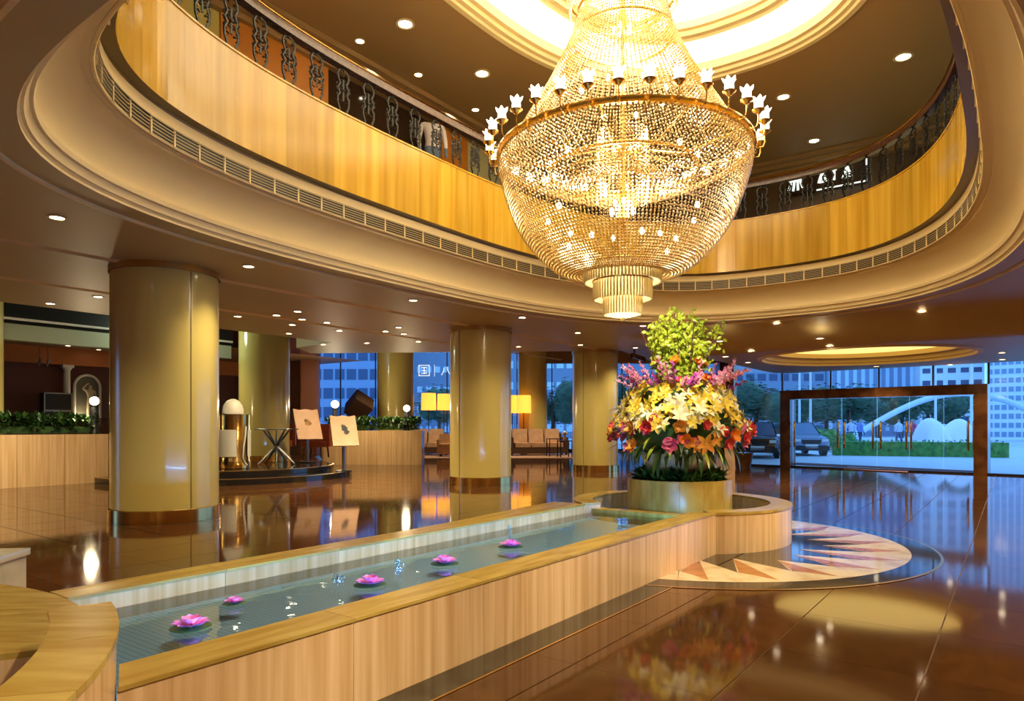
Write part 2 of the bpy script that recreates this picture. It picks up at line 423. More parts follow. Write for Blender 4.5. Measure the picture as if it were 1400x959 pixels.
part('brass_strip', MB().sweep(OP, ON, [(0.742,7.02), (0.75,7.03), (0.70,7.095), (0.695,7.08)]), M_brass, rail, origin=True)
part('bottom_bar', MB().sweep(OP, ON, [(0.68,6.215), (0.68,6.235), (0.65,6.235), (0.65,6.215)], closeprof=True), M_iron, rail, origin=True)
def scroll_baluster():
    m = MB(); r = 0.013
    def C(cx, cz, rad, a0, a1, n=8): return [(cx+rad*math.cos(a0+(a1-a0)*i/n), 0, cz+rad*math.sin(a0+(a1-a0)*i/n)) for i in range(n+1)]
    for s in (-1, 1):
        # long side of the oval loop, wavy
        m.tube([(s*0.0,0,0.60), (s*0.05,0,0.585), (s*0.075,0,0.53), (s*0.07,0,0.46), (s*0.045,0,0.40), (s*0.075,0,0.33), (s*0.05,0,0.26), (s*0.08,0,0.19), (s*0.075,0,0.10), (s*0.05,0,0.04), (s*0.06,0,0.0)], r, 5)
        for cz, rad in ((0.50,0.028), (0.37,0.03), (0.30,0.03), (0.22,0.032), (0.13,0.028)):
            m.tube([(s*p[0], p[1], p[2]) for p in C(0.055, cz, rad, -PI/2, PI*0.9)], r*0.9, 4)
        for cz in (0.43, 0.34, 0.25): m.tube([(s*p[0], p[1], p[2]) for p in C(0.022, cz, 0.022, 0, 1.7*PI)], r*0.8, 4)
        m.ball((s*0.09,0,0.315), 0.014, 6, 4)
    m.tube([(0,0,0.46), (0.0,0,0.16)], r, 5); m.ball((0,0,0.615), 0.018, 6, 4); m.ball((0,0,0.31), 0.026, 6, 4)
    return m
sbm = scroll_baluster(); sbm.v = [Vector((p.x*1.45, p.y, p.z*1.08)) for p in sbm.v]
bm_ = sbm.mesh('baluster', M_iron, 60)
NBAL = 74; org = rail.location / K
for k in range(NBAL):
    p, n = opt((k+0.5)/NBAL, 0.665, 6.23); link('baluster', bm_, rail, p - org, (0, 0, math.atan2(n.y, n.x) + PI/2))

# ------------------------------------------------------------------ upper storey: walls, ceiling, oval dome
UPZ = 8.5; DC = (9.0, 4.3)
DP, DN, _ = oval(DC[0], DC[1], 4.4, 3.1, 2.4, 2.4, 120)
U0, U1, V0, V1 = -3.0, 19.0, -4.0, 10.4
struct('ceiling_upper', poly_with_holes([W2(U0,V0), W2(U1,V0), W2(U1,V1), W2(U0,V1)], [DP], UPZ), M_ceiling_up, label='brown upper ceiling round the lit oval dome')
M_upwall = mat('upper_wall_brown', (0.10, 0.055, 0.022), 0.3)
M_upglass = mat('dark_shop_glass', (0.035, 0.018, 0.01), 0.08, spec=0.7)
M_orangewall = mat('orange_wall', (0.62, 0.22, 0.02), 0.5)
M_yellowwall = mat('yellow_wall', (0.66, 0.55, 0.14), 0.5)
M_palegreen = mat('pale_green_wall', (0.62, 0.60, 0.30), 0.5)
def wall_u(name, v, u0, u1, z0, z1, m, label=None): return struct(name, MB().add([W(u0,v,z0), W(u1,v,z0), W(u1,v,z1), W(u0,v,z1)], [(0,1,2,3)]), m, label=label)
def wall_v(name, u, v0, v1, z0, z1, m, label=None): return struct(name, MB().add([W(u,v0,z0), W(u,v1,z0), W(u,v1,z1), W(u,v0,z1)], [(0,1,2,3)]), m, label=label)
wall_v('wall_upper_end', U1, V0, V1, 5.7, UPZ, M_upwall)
wall_v('wall_upper_start', U0, V0, V1, 5.7, UPZ, M_yellowwall)
wall_u('wall_upper_near', V0, U0, U1, 5.7, UPZ, M_upwall)
uw = wall_u('wall_upper_far', V1, U0, U1, 5.7, UPZ, M_upwall)
for nm, a, b, m, off in (("panel", U0, 6.1, M_yellowwall, 0.05), ("panel", 6.1, 8.25, M_orangewall, 0.08), ("panel", 8.25, 11.4, M_upglass, 0.04), ("panel", 11.4, 12.3, M_orangewall, 0.08), ("panel", 12.3, 13.9, M_palegreen, 0.05)):
    mm = MB()
    q = [W(a,V1,5.75), W(b,V1,5.75), W(b,V1-off,5.75), W(a,V1-off,5.75)]; mm.prism([(p.x, p.y) for p in q], 5.75, 8.2); part(nm, mm, m, uw)
# cornice steps under the upper ceiling
for k in range(3):
    o = 0.16*k; z = UPZ - 0.10*(k+1) + 0.001
    m = MB(); pp = [W2(U0+0.5-o,V0+0.5-o), W2(U1-0.5+o,V0+0.5-o), W2(U1-0.5+o,V1-0.5+o), W2(U0+0.5-o,V1-0.5+o)]
    qq = [W2(U0,V0), W2(U1,V0), W2(U1,V1), W2(U0,V1)]
    n = 4; m.add([(p[0],p[1],z) for p in pp] + [(p[0],p[1],z) for p in qq] + [(p[0],p[1],z+0.1) for p in pp], [(i,(i+1)%n,(i+1)%n+n,i+n) for i in range(n)] + [(i,(i+1)%n,(i+1)%n+2*n,i+2*n) for i in range(n)])
    struct('trim_%d' % (9+k), m, M_ceiling_up)
# dome: two moulded rings; hidden cove light is put into the surfaces as emission
M_dome1 = emitmat('painted_dome_glow', (1.0, 0.88, 0.62), 3.0)
M_domering = mat('dome_moulding', (0.80, 0.62, 0.30), 0.5)
struct('trim_12', MB().sweep(DP, DN, [(-0.12,UPZ), (-0.10,UPZ-0.05), (0.0,UPZ-0.05), (0.02,UPZ-0.01), (0.10,UPZ), (0.12,UPZ+0.06), (0.20,UPZ+0.07), (0.22,UPZ+0.22), (0.10,UPZ+0.24)]), M_domering, 30)
dome = thing('ceiling_dome', 'white oval dome with painted glow and two moulded rings above the chandelier', 'dome', W(DC[0], DC[1], UPZ))
part('glow_band', MB().sweep(DP, DN, [(0.08,UPZ+0.24), (0.12,UPZ+0.45), (0.75,UPZ+0.55)]), M_dome1, dome, 40, origin=True)
part('inner_ring', MB().sweep(DP, DN, [(0.72,UPZ+0.56), (0.72,UPZ+0.40), (0.80,UPZ+0.36), (0.84,UPZ+0.40), (0.92,UPZ+0.42), (0.94,UPZ+0.5), (1.0,UPZ+0.52), (1.0,UPZ+0.66)]), M_domering, dome, 30, origin=True)
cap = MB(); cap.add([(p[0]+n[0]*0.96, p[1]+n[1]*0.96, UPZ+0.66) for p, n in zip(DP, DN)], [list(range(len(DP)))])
part('glow_cap', cap, M_dome1, dome, origin=True)
# entrance recess: round, stepped, with golden cove light painted into its top as emission
M_rec = emitmat('painted_recess_glow', (1.0, 0.68, 0.18), 1.0)
recess = thing('ceiling_recess', 'shallow round ceiling recess with painted golden glow in front of the entrance doors', 'recess', (RC.x, RC.y, CEIL2))
part('moulding', MB().lathe([(RR+0.12,0), (RR+0.1,-0.04), (RR,-0.04), (RR-0.02,0.02), (RR-0.08,0.05), (RR-0.1,0.14), (RR-0.32,0.17), (RR-0.36,0.30)], 64), M_plaster, recess, 30)
part('glow_cap', MB().lathe([(RR-0.36,0.30), (0,0.34)], 64), M_rec, recess)
# enclosing walls out of view, and the roof over the lounge
M_warmwall = mat('warm_wall', (0.50, 0.30, 0.13), 0.5)
wall_v('wall_back', -13, -9, 30, 0, CEIL+2.3, M_warmwall)
struct('wall_near', MB().add([W(-13,-9,0), W(16.85,-9,0), W(16.85,-9,CEIL), W(-13,-9,CEIL)], [(0,1,2,3)]), M_warmwall)
struct('wall_right', MB().add([W(16.85,-9,0), (pR.x,pR.y,0), (pR.x,pR.y,CEIL), W(16.85,-9,CEIL)], [(0,1,2,3)]), M_warmwall)
struct('ceiling_lounge', MB().add([(-22,18,6.3), (14,18,6.3), (14,44,6.3), (-22,44,6.3)], [(0,1,2,3)]), M_ceiling)
# ------------------------------------------------------------------ columns
def column(c, r, label, h=CEIL, seam=None, group='olive gold round columns'):
    t = thing('lobby_column', label, 'column', c, 0, group)
    part('base_band', MB().lathe([(0,0), (r+0.035,0), (r+0.035,0.20), (r+0.012,0.21)], 48), M_brass, t, 40)
    part('shaft', MB().lathe([(r,0.2), (r,h-0.10)], 64), M_column, t, 40)
    part('collar', MB().lathe([(r+0.02,h-0.10), (r+0.02,h)], 48), M_brass_dull, t, 40)
    if seam is not None:
        for a in (seam if isinstance(seam, tuple) else (seam,)):
            m = MB(); p = Vector((math.cos(a)*(r-0.004), math.sin(a)*(r-0.004), 0)); m.obox((p.x, p.y, h/2+0.05), (0.02, 0.012, h-0.32), (0, 0, a)); part('seam', m, M_seam, t)
    return t
cdir = lambda c, deg: math.atan2(-c.y, -c.x) + math.radians(deg)
C1 = Vector((-5.66, 11.16, 0)); C2 = Vector((-0.822, 17.87, 0)); C3 = Vector((2.82, 23.15, 0))
column(C1, 0.80, 'stout olive gold column with a dark vertical seam and mirror brass base', seam=cdir(C1, 26))
column(C2, 0.80, 'olive gold column with brass collar beside the middle of the fountain', seam=cdir(C2, -42))
column(C3, 0.77, 'olive gold column with brass base between the lounge sofa and the flowers', seam=cdir(C3, -30))
column(Vector((-8.22,22.66,0.34)), 0.80, 'pale gold column rising behind the brass host stand', h=5.05)
column(Vector((-5.09,29.8,0)), 0.80, 'gold column behind the planter hedge beside the window lettering', h=6.2)
column(Vector((1.12,37.3,0)), 0.80, 'gold column behind the lounge sofa and its orange lamp', h=6.2)
column(W(5.75,21.5,0.0), 0.80, 'pale column standing at the edge of the cafe', h=5.9)
# spots that wash the columns
spot_light('column_wash', (C3.x+0.1, C3.y-1.15, CEIL-0.05), 420, angle=60, tilt=(-0.28, 0))
spot_light('column_wash', (-5.2, 28.55, 5.9), 420, angle=50, tilt=(-0.2, 0))
spot_light('column_wash', (C2.x-0.2, C2.y-1.5, CEIL-0.05), 260, angle=70, tilt=(-0.3, 0))

# ------------------------------------------------------------------ fountain trough
RIM, WATER = 0.49, 0.37
TV0, TV1 = 2.784, 4.74                     # near outer face, far outer face
TUE = 8.94-0.06                            # far end, at the round basin
FC = Vector((2.30, 9.40, 0)); FR = 1.45    # round basin
fc_u, fc_v = UX*FC.x+UY*FC.y, -UY*FC.x+UX*FC.y
BC_u, BC_v, BR0, BR1 = -0.57, 4.55, 1.86, 2.24   # curved bench in plan
AC_u, AC_v, AR0, AR1 = -1.09, 3.975, 2.36, 2.60   # raised curved end wall in plan
def uvbox(m, u0, u1, v0, v1, z0, z1):
    return m.prism([W2(u0,v0), W2(u1,v0), W2(u1,v1), W2(u0,v1)], z0, z1)
def bench_u(v):
    if v < 3.34: return AC_u + math.sqrt(max(0, AR1**2 - (v-AC_v)**2))
    return BC_u + math.sqrt(max(0, BR1**2 - (v-BC_v)**2))
ft = thing('fountain_trough', 'long low honey travertine fountain trough with floating lotus flowers', 'fountain', W(5, 3.76, 0))
def ring_u(v): return fc_u - math.sqrt(max(0.0, FR**2-(v-fc_v)**2))
def lpart(name, mb, m, parent, u, v, z, smooth=None):
    """part with its own local frame turned along the lobby axis, so the stone's grain follows it"""
    o = W(u, v, z); R = Matrix.Rotation(-URZ, 4, 'Z')
    mb.v = [R @ (p - o) for p in mb.v]
    return link(name, mb.mesh(name, m, smooth), parent, o - parent.location/K, (0, 0, URZ))
def wall_run(va, vb, outer_v, u_start, u_end, n, flare=None, skew=None):
    """slabs of wall between va and vb, with a capping stone each"""
    for k in range(n):
        a, b = u_start + (u_end-u_start)*k/n, u_start + (u_end-u_start)*(k+1)/n
        aa, ab, ba, bb = a+0.0015, a+0.0015, b-0.0015, b-0.0015          # ends at va and vb, cut to the curves they meet
        if k == 0 and skew: aa, ab = bench_u(va)+0.004, bench_u(vb)+0.004
        if k == n-1 and skew: ba, bb = ring_u(va)-0.004, ring_u(vb)-0.004
        m = MB(); m.prism([W2(aa, va+0.012), W2(ba, va+0.012), W2(bb, vb-0.012), W2(ab, vb-0.012)], 0, RIM-0.018); lpart('slab', m, M_trav, ft, (a+b)/2, (va+vb)/2, 0)
        m = MB(); ea = flare(a) if flare else 0; eb = flare(b) if flare else 0
        pts = []
        if flare:
            for q in range(5): uu = a+0.002+(b-a-0.004)*q/4; pts.append((uu, vb+flare(uu)))
            poly = [W2(aa, va), W2(ba, va)] + [W2(*p) for p in reversed(pts)]
        else: poly = [W2(aa, va), W2(ba, va), W2(bb, vb), W2(ab, vb)]
        m.prism(poly, RIM-0.018, RIM); lpart('coping', m, M_trav_top, ft, (a+b)/2, (va+vb)/2, RIM)
NEAR_END = ring_u(TV0+0.03)
wall_run(TV0, TV0+0.27, TV0, bench_u(TV0+0.14)+0.02, NEAR_END+0.06, 6, None, True)
flare = lambda u: 0.20*max(0.0, min(1.0, (u-4.5)/2.6))**1.4 * (1 if u < 8.0 else max(0.0, 1-(u-8.0)/0.5))
wall_run(TV1-0.27, TV1, TV1, 1.685, ring_u(TV1-0.27)-0.004, 6, flare)
M_mosaic, nt, b_ = newmat('blue_mosaic')
tc = nt.nodes.new('ShaderNodeTexCoord'); br = nt.nodes.new('ShaderNodeTexBrick'); br.offset = 0.0
br.inputs['Color1'].default_value = (0.40, 0.70, 1.0, 1); br.inputs['Color2'].default_value = (0.44, 0.74, 1.0, 1); br.inputs['Mortar'].default_value = (0.20, 0.44, 0.85, 1)
br.inputs['Scale'].default_value = 1.0; br.inputs['Mortar Size'].default_value = 0.004; br.inputs['Brick Width'].default_value = 0.032; br.inputs['Row Height'].default_value = 0.032
nt.links.new(tc.outputs['Object'], br.inputs['Vector']); nt.links.new(br.outputs['Color'], b_.inputs['Base Color']); b_.inputs['Roughness'].default_value = 0.3
END_U = fc_u - 1.08
vv = [TV0+0.26+(TV1-TV0-0.52)*q/10 for q in range(11)]
m = MB(); m.prism([W2(bench_u(v)+0.003, v) for v in vv[::-1]] + [W2(fc_u-math.sqrt(1.36**2-(v-fc_v)**2)-0.003, v) for v in vv], 0.02, 0.30); lpart('pool_floor', m, M_mosaic, ft, 5, 3.76, 0.3)
m = MB(); uvbox(m, END_U, END_U+0.20, TV0+0.28, TV1-0.28, 0.205, 0.415); lpart('sill', m, M_trav_top, ft, END_U+0.1, 3.76, 0.205)
nu = 60; m = MB()
poly = [W2(bench_u(v)+0.0, v) for v in [TV0+0.25+(TV1-TV0-0.5)*q/10 for q in range(11)]][::-1]
m.add([(p[0],p[1],WATER) for p in [W2(END_U+0.02, TV0+0.25)] + [W2(END_U+0.02, TV1-0.25)] + poly], [list(range(13))])
lpart('water', m, M_water, ft, 5, 3.76, WATER)
strip_light('pool_fill', W(4.7, TV0+0.285, 0.455), W(4.7, TV0+0.55, 0.30), 42, (0.12, 0.45, 1.0), 6.4, 0.025, URZ)  # unseen blue fill added under the coping to tint the pool
# dark strip with a brass line laid in the floor along the trough
fs = thing('floor_border', 'dark granite floor strip with brass line along the fountain', 'floor inlay', W(4, 2.66, 0))
m = MB(); uvbox(m, -1.5, 8.2, 2.56, TV0+0.05, -0.003, 0.003); part('strip', m, M_darkstone, fs, origin=True)
m = MB(); uvbox(m, -1.5, 8.2, 2.545, 2.56, -0.003, 0.004); part('brass_line', m, M_brass, fs, origin=True)

# round basin with its ring wall, planter drum, bowl
def arc_slab(c, r0, r1, a0, a1, z0, z1, n=6):
    P = [(c.x+r1*math.cos(a0+(a1-a0)*i/n), c.y+r1*math.sin(a0+(a1-a0)*i/n)) for i in range(n+1)] + [(c.x+r0*math.cos(a1-(a1-a0)*i/n), c.y+r0*math.sin(a1-(a1-a0)*i/n)) for i in range(n+1)]
    return MB().prism(P, z0, z1)
bs = thing('round_basin', 'round travertine fountain basin at the end of the trough', 'fountain', FC)
NB = 20
for k in range(NB):
    a0, a1 = 2*PI*k/NB, 2*PI*(k+1)/NB; mid = (a0+a1)/2; q = FC + Vector((math.cos(mid), math.sin(mid), 0))*(FR-0.15)
    qu, qv = UX*q.x+UY*q.y, -UY*q.x+UX*q.y
    if qu < fc_u and abs(qv-fc_v) < 0.82: continue
    part('slab', arc_slab(Vector((0,0,0)), FR-0.26, FR-0.012, a0+0.001, a1-0.001, 0.0, RIM-0.03), M_trav, bs, 30)
    part('coping', arc_slab(Vector((0,0,0)), FR-0.27, FR, a0+0.0015, a1-0.0015, RIM-0.03, RIM), M_trav_top, bs, 30)
part('basin_floor', MB().lathe([(FR-0.1,0.02), (FR-0.1,0.2), (0,0.2)], 48), M_mosaic, bs)
wc = []
for i in range(64):
    a = 2*PI*i/64+URZ; x, y = 1.18*math.cos(a), 1.18*math.sin(a); uu = UX*x+UY*y
    if uu < -0.87: vv_ = -UY*x+UX*y; q = W(-0.87, vv_); x, y = q.x, q.y
    wc.append((x, y))
m = MB(); nw = 64; m.add([(x,y,WATER) for x, y in wc]+[(0.702*math.cos(2*PI*i/64+URZ), 0.702*math.sin(2*PI*i/64+URZ), WATER) for i in range(64)], [(i,(i+1)%nw,(i+1)%nw+nw,i+nw) for i in range(nw)])
part('water', m, M_water, bs)
pd = thing('planter_drum', 'honey marble planter drum standing in the round basin', 'planter', (FC.x, FC.y, 0.2))
PR = 0.70
for k in range(14):
    a0, a1 = 2*PI*k/14, 2*PI*(k+1)/14
    part('slab', arc_slab(Vector((0,0,0)), PR-0.06, PR, a0+0.002, a1-0.002, 0.0, 0.585, 5), M_trav_drum if 'M_trav_drum' in globals() else M_trav_top, pd, 30)
part('soil', MB().lathe([(PR-0.06,0.5), (0,0.53)], 32), M_leaf_dark, pd)
# pale stone post behind the drum
pp_ = atd(992, 10.95); m = MB(); m.obox((0,0,0.66), (0.23,0.23,1.32), (0,0,0.0)); m.obox((0,0,1.34), (0.27,0.27,0.05)); m.obox((0,0,0.04), (0.27,0.27,0.08))
M_peach = mat('peach_marble', (0.72, 0.50, 0.34), 0.25, c2=(0.60, 0.38, 0.24), scale=5)
single('stone_post', m, M_peach, 'slim peach marble post behind the planter drum', 'post', loc=(pp_.x, pp_.y, 0.0))

# curved bench at the near end
bn = thing('curved_bench', 'low curved honey travertine bench curving off the fountain rim', 'bench', W(BC_u, BC_v, 0))
NBN = 16
for k in range(NBN):
    b0, b1 = 2*PI*k/NBN-0.52, 2*PI*(k+1)/NBN-0.52
    if b0 > 2.3: continue
    a0, a1 = b0+URZ, b1+URZ
    part('slab', arc_slab(Vector((0,0,0)), BR0+0.015, BR1-0.012, a0+0.0006, a1-0.0006, 0.0, RIM-0.025), M_trav, bn, 30)
    part('seat_stone', arc_slab(Vector((0,0,0)), BR0, BR1, a0+0.001, a1-0.001, RIM-0.025, RIM+0.004), M_trav_top, bn, 30)
ew = thing('curved_end_wall', 'raised curved travertine wall with a honey marble top closing the fountain end', 'wall', W(AC_u, AC_v, 0))
for k in range(8):
    b1 = math.radians(-14.6-13*k); b0 = b1-math.radians(13); a0, a1 = b0+URZ, b1+URZ
    part('slab', arc_slab(Vector((0,0,0)), AR0+0.012, AR1-0.01, a0+0.0006, a1-0.0006, 0.0, 0.675), M_trav, ew, 30)
    part('coping', arc_slab(Vector((0,0,0)), AR0, AR1, a0+0.001, a1-0.001, 0.675, 0.70), M_trav_top, ew, 30)
wb_ = Vector((-3.62, 4.95, 0)); m = MB(); m.obox((0,0,0.27), (0.7,0.5,0.46)); m.obox((0,0,0.52), (0.74,0.54,0.05)); m.obox((0,0,0.02), (0.66,0.46,0.04))
single('marble_block', m, mat('white_marble', (0.78, 0.72, 0.58), 0.2, c2=(0.62,0.55,0.42), scale=4), 'pale marble block standing behind the curved bench', 'block', loc=wb_ + Vector((-0.50,0.1,0)), rot=(0,0,0.1))

# ------------------------------------------------------------------ floor medallion
md = thing('floor_medallion', 'round marble floor medallion with star points and dark border ring', 'floor inlay', (2.30, 9.2, 0))
MR = 2.98
def ring2(r0, r1, z, n=72): return MB().lathe([(r0,z-0.004), (r0,z), (r1,z), (r1,z-0.004)], n)
part('dark_core', MB().lathe([(2.3,-0.002), (2.3,0.004), (0,0.004)], 64), M_darkstone, md)
part('border_ring', ring2(2.66, MR-0.03, 0.005), M_darkstone, md)
part('brass_line', ring2(MR-0.03, MR, 0.006), M_brass, md)
NT = 24
for k in range(NT):
    a0, a1 = 2*PI*k/NT, 2*PI*(k+1)/NT; am = (a0+a1)/2
    P = lambda r, a: (r*math.cos(a), r*math.sin(a))
    ri = (1.50, 1.72, 1.60)[k % 3]
    part('cream_point', MB().prism([P(ri, am), P(2.22, a0+0.002)] + [P(2.665, a0+(a1-a0)*q/6) for q in range(7)] + [P(2.22, a1-0.002)], -0.002, 0.006), M_cream, md)
    part('orange_point', MB().prism([P(ri+0.02, am-0.004), P(2.24, a0+0.006), P(2.60, am-0.02)], -0.001, 0.0075), M_orange, md)
# ------------------------------------------------------------------ lotus flowers floating on the water
M_lotus = mat('lotus_pink', (0.86, 0.13, 0.62), 0.4, c2=(0.95, 0.40, 0.80), scale=8, rnd=0.1)
def petal(L, wd, lift, cup=0.3, n=5):
    m = MB(); vs = []; fs = []
    for i in range(n+1):
        t = i/n; wv = wd*math.sin(PI*min(1, t*0.92+0.08))**0.8; x = L*t; z = lift*t*t
        for s, zz in ((-1, cup*wv), (0, 0), (1, cup*wv)): vs.append((x, s*wv, z+zz))
    for i in range(n):
        for j in range(2): a = i*3+j; fs.append((a, a+1, a+4, a+3))
    return m.add(vs, fs)
pet_o = petal(0.14, 0.045, 0.022, 0.45).mesh('petal', M_lotus, 60); pet_i = petal(0.095, 0.04, 0.04, 0.55).mesh('petal', M_lotus, 60)
def lotus(p, s, label):
    t = thing('lotus_flower', label, 'flower', p, random.random()*3, 'pink lotus flowers floating in the trough')
    t.scale = (s,)*3
    m = MB().lathe([(0,0.006), (0.165,0.004), (0.17,0.0), (0,-0.01)], 14)
    part('lily_pad', m, M_leaf_dark, t)
    for k in range(9): link('petal', pet_o, t, (0.02*math.cos(k*0.698), 0.02*math.sin(k*0.698), 0.008), (0, -0.14, k*0.698))
    for k in range(7): link('petal', pet_i, t, (0.01*math.cos(k*0.9+0.3), 0.01*math.sin(k*0.9+0.3), 0.02), (0, -0.38, k*0.9+0.3))
    return t
for (px, py, s), lb in zip(((261,858,1.0), (320,825,0.62), (506,800,1.05), (608,771,1.05), (698,748,1.05)),
                           ('large pink lotus floating close to the curved bench', 'smallest pink lotus floating on the fountain water', 'pink lotus on dark pad midway along the fountain between two water jets',
                            'pink lotus floating between the middle lotus and the one by the round basin', 'pink lotus with a thin water jet behind it near the round basin')):
    lotus(at(px, py, WATER+0.012), s*0.66, lb)
# little bubbling water jets
M_jet = glassmat('jet_water', (0.92, 0.97, 1.0), bump=0.6, bscale=30, ior=1.6)
for n_, (px, py, h, lb) in enumerate(((462,800,0.10,'low bubbling water jet beside the middle lotus'), (545,785,0.13,'low bubbling water jet between the two middle lotus flowers'), (697,737,0.16,'thin water jet behind the lotus by the round basin'))):
    p = at(px, py, WATER); m = MB()
    for q in range(9):
        a = q*2.4; r = 0.05*((q % 4)/4); m.tube([(r*math.cos(a), r*math.sin(a), 0), (r*0.8*math.cos(a), r*0.8*math.sin(a), h*(0.5+0.5*((q*7) % 5)/5)), (r*1.5*math.cos(a), r*1.5*math.sin(a), h*0.4)], 0.008, 5)
    single('water_jet', m, M_jet, lb, 'water jet', 60, loc=p, group='water jets in the trough')
# ------------------------------------------------------------------ crystal chandelier
CH = Vector((1.545, 9.536, 0))
M_bead = beadmat('crystal_bead', (0.93, 0.70, 0.32), 0.35)
M_rod = beadmat('crystal_rod', (0.92, 0.82, 0.55), 0.25)
M_shade = emitmat('lit_tulip_glass', (1.0, 0.90, 0.66), 3.4)
M_bulb = emitmat('lit_bulb', (1.0, 0.86, 0.55), 5.0)
ch = thing('crystal_chandelier', 'huge gilt crystal bead chandelier with tulip candle lamps hanging in the atrium', 'chandelier', (CH.x, CH.y, 3.0))
O = Vector((0, 0, -3.0))
def prof_pts(prof, step):
    out = []; carry = 0.0
    for (r0, z0), (r1, z1) in zip(prof, prof[1:]):
        L = math.hypot(r1-r0, z1-z0); d = carry
        while d < L: f = d/L; out.append((r0+(r1-r0)*f, z0+(z1-z0)*f)); d += step
        carry = d - L
    return out
def smooth_prof(P, n=6):
    out = []
    for i in range(len(P)-1):
        p0 = P[max(0,i-1)]; p1 = P[i]; p2 = P[i+1]; p3 = P[min(len(P)-1,i+2)]
        for k in range(n):
            t = k/n
            out.append(tuple(0.5*((2*p1[j]) + (-p0[j]+p2[j])*t + (2*p0[j]-5*p1[j]+4*p2[j]-p3[j])*t*t + (-p0[j]+3*p1[j]-3*p2[j]+p3[j])*t**3) for j in (0,1)))
    return out + [P[-1]]
def strings(name, prof, n, step, br, parent=ch, jitter=0.0, swirl=0.0, m=M_bead):
    P = prof_pts(smooth_prof(prof), step); mb = MB(); rnd = random.Random(len(name)+n)
    vs, fs = [], []; T = ((0,1,4),(1,2,4),(2,3,4),(3,0,4),(1,0,5),(2,1,5),(3,2,5),(0,3,5))
    for i in range(n):
        a = 2*PI*(i+0.5)/n; j0 = rnd.uniform(-jitter, jitter)
        for q, (r, z) in enumerate(P):
            aa = a + swirl*q; s = br*(0.8+0.4*rnd.random()); x, y = (r+j0)*math.cos(aa), (r+j0)*math.sin(aa); k = len(vs); z -= 3.0
            vs += [Vector((x+s,y,z)), Vector((x,y+s,z)), Vector((x-s,y,z)), Vector((x,y-s,z)), Vector((x,y,z+s*1.15)), Vector((x,y,z-s*1.15))]
            fs += [[k+w_ for w_ in t] for t in T]
    mb.v, mb.f = vs, fs
    return part(name, mb, m, parent, kind='stuff')
bowl = [(1.71,5.25), (1.73,5.1), (1.70,4.95), (1.60,4.62), (1.44,4.25), (1.19,3.92), (0.90,3.68), (0.66,3.60), (0.50,3.68)]
tent = [(1.69,5.29), (1.50,5.50), (1.30,5.82), (1.08,6.18), (0.89,6.54), (0.72,6.92), (0.60,7.31)]
strings('bowl_bead_strings', bowl, 168, 0.046, 0.017)
strings('tent_bead_strings', tent, 132, 0.046, 0.0165)
strings('inner_bead_strings', [(1.64,5.22), (1.2,4.98), (0.8,4.86), (0.42,4.90)], 96, 0.06, 0.017, jitter=0.04)
strings('centre_bead_strings', [(0.34,5.6), (0.36,5.2), (0.36,4.62)], 40, 0.05, 0.018)
strings('crown_bead_strings', [(0.74,7.50), (0.74,7.28)], 90, 0.04, 0.016)
strings('top_bead_strings', [(0.70,7.55), (0.52,8.0), (0.30,8.5), (0.22,8.95)], 60, 0.05, 0.017)
def torus(R, z, r, n=64, k=6): return MB().tube([(R*math.cos(2*PI*i/n), R*math.sin(2*PI*i/n), z-3.0) for i in range(n)], r, k, closed=True)
rg = MB().lathe([(1.70,5.21-3), (1.76,5.21-3), (1.77,5.25-3), (1.76,5.29-3), (1.70,5.29-3), (1.70,5.21-3)], 96)
part('main_ring', rg, M_gold, ch, 40)
for R, z, r in ((1.02,5.06,0.022), (0.70,6.93,0.02), (0.60,7.33,0.03), (0.74,7.52,0.03), (0.42,4.92,0.02), (0.52,3.74,0.02)):
    part('ring', torus(R, z, r), M_gold, ch, 60)
part('stem', MB().lathe([(0,0.6), (0.03,0.6), (0.03,1.3), (0.09,1.4), (0.05,1.55), (0.035,2.2), (0.08,2.4), (0.035,2.6), (0.03,4.0), (0.07,4.2), (0.03,4.4), (0.03,6.1), (0,6.1)], 14), M_gold, ch, 40)
for k in range(10):
    a = 2*PI*k/10
    part('spoke', MB().tube([(0.03*math.cos(a), 0.03*math.sin(a), 2.38), (0.9*math.cos(a), 0.9*math.sin(a), 2.10), (1.70*math.cos(a), 1.70*math.sin(a), 2.24)], 0.014, 5), M_gold, ch, 60)
# three stepped drums of hanging crystal rods
for R, z0, z1, n in ((0.53,3.50,3.74,72), (0.40,3.26,3.52,56), (0.265,3.05,3.30,40)):
    d = part('drum', MB().lathe([(R-0.015,z1-3), (R-0.015,z0-3+0.01)], 48), M_rod, ch, 40)
    m = MB()
    for k in range(n):
        a = 2*PI*k/n; m.tube([(R*math.cos(a), R*math.sin(a), z1-3), (R*math.cos(a), R*math.sin(a), z0-3)], 0.014, 5)
    part('crystal_rods', m, M_rod, d, 60, kind='stuff')
    part('drum_rim', MB().lathe([(R+0.02,z1-3-0.01), (R+0.03,z1-3+0.01), (R,z1-3+0.02), (R-0.05,z1-3+0.02)], 48), M_gold, d, 40)
part('finial', MB().ball((0,0,0.0), 0.035, 10, 8).lathe([(0.24,0.06), (0.14,0.03), (0.02,0.02)], 24), M_rod, ch, 60)
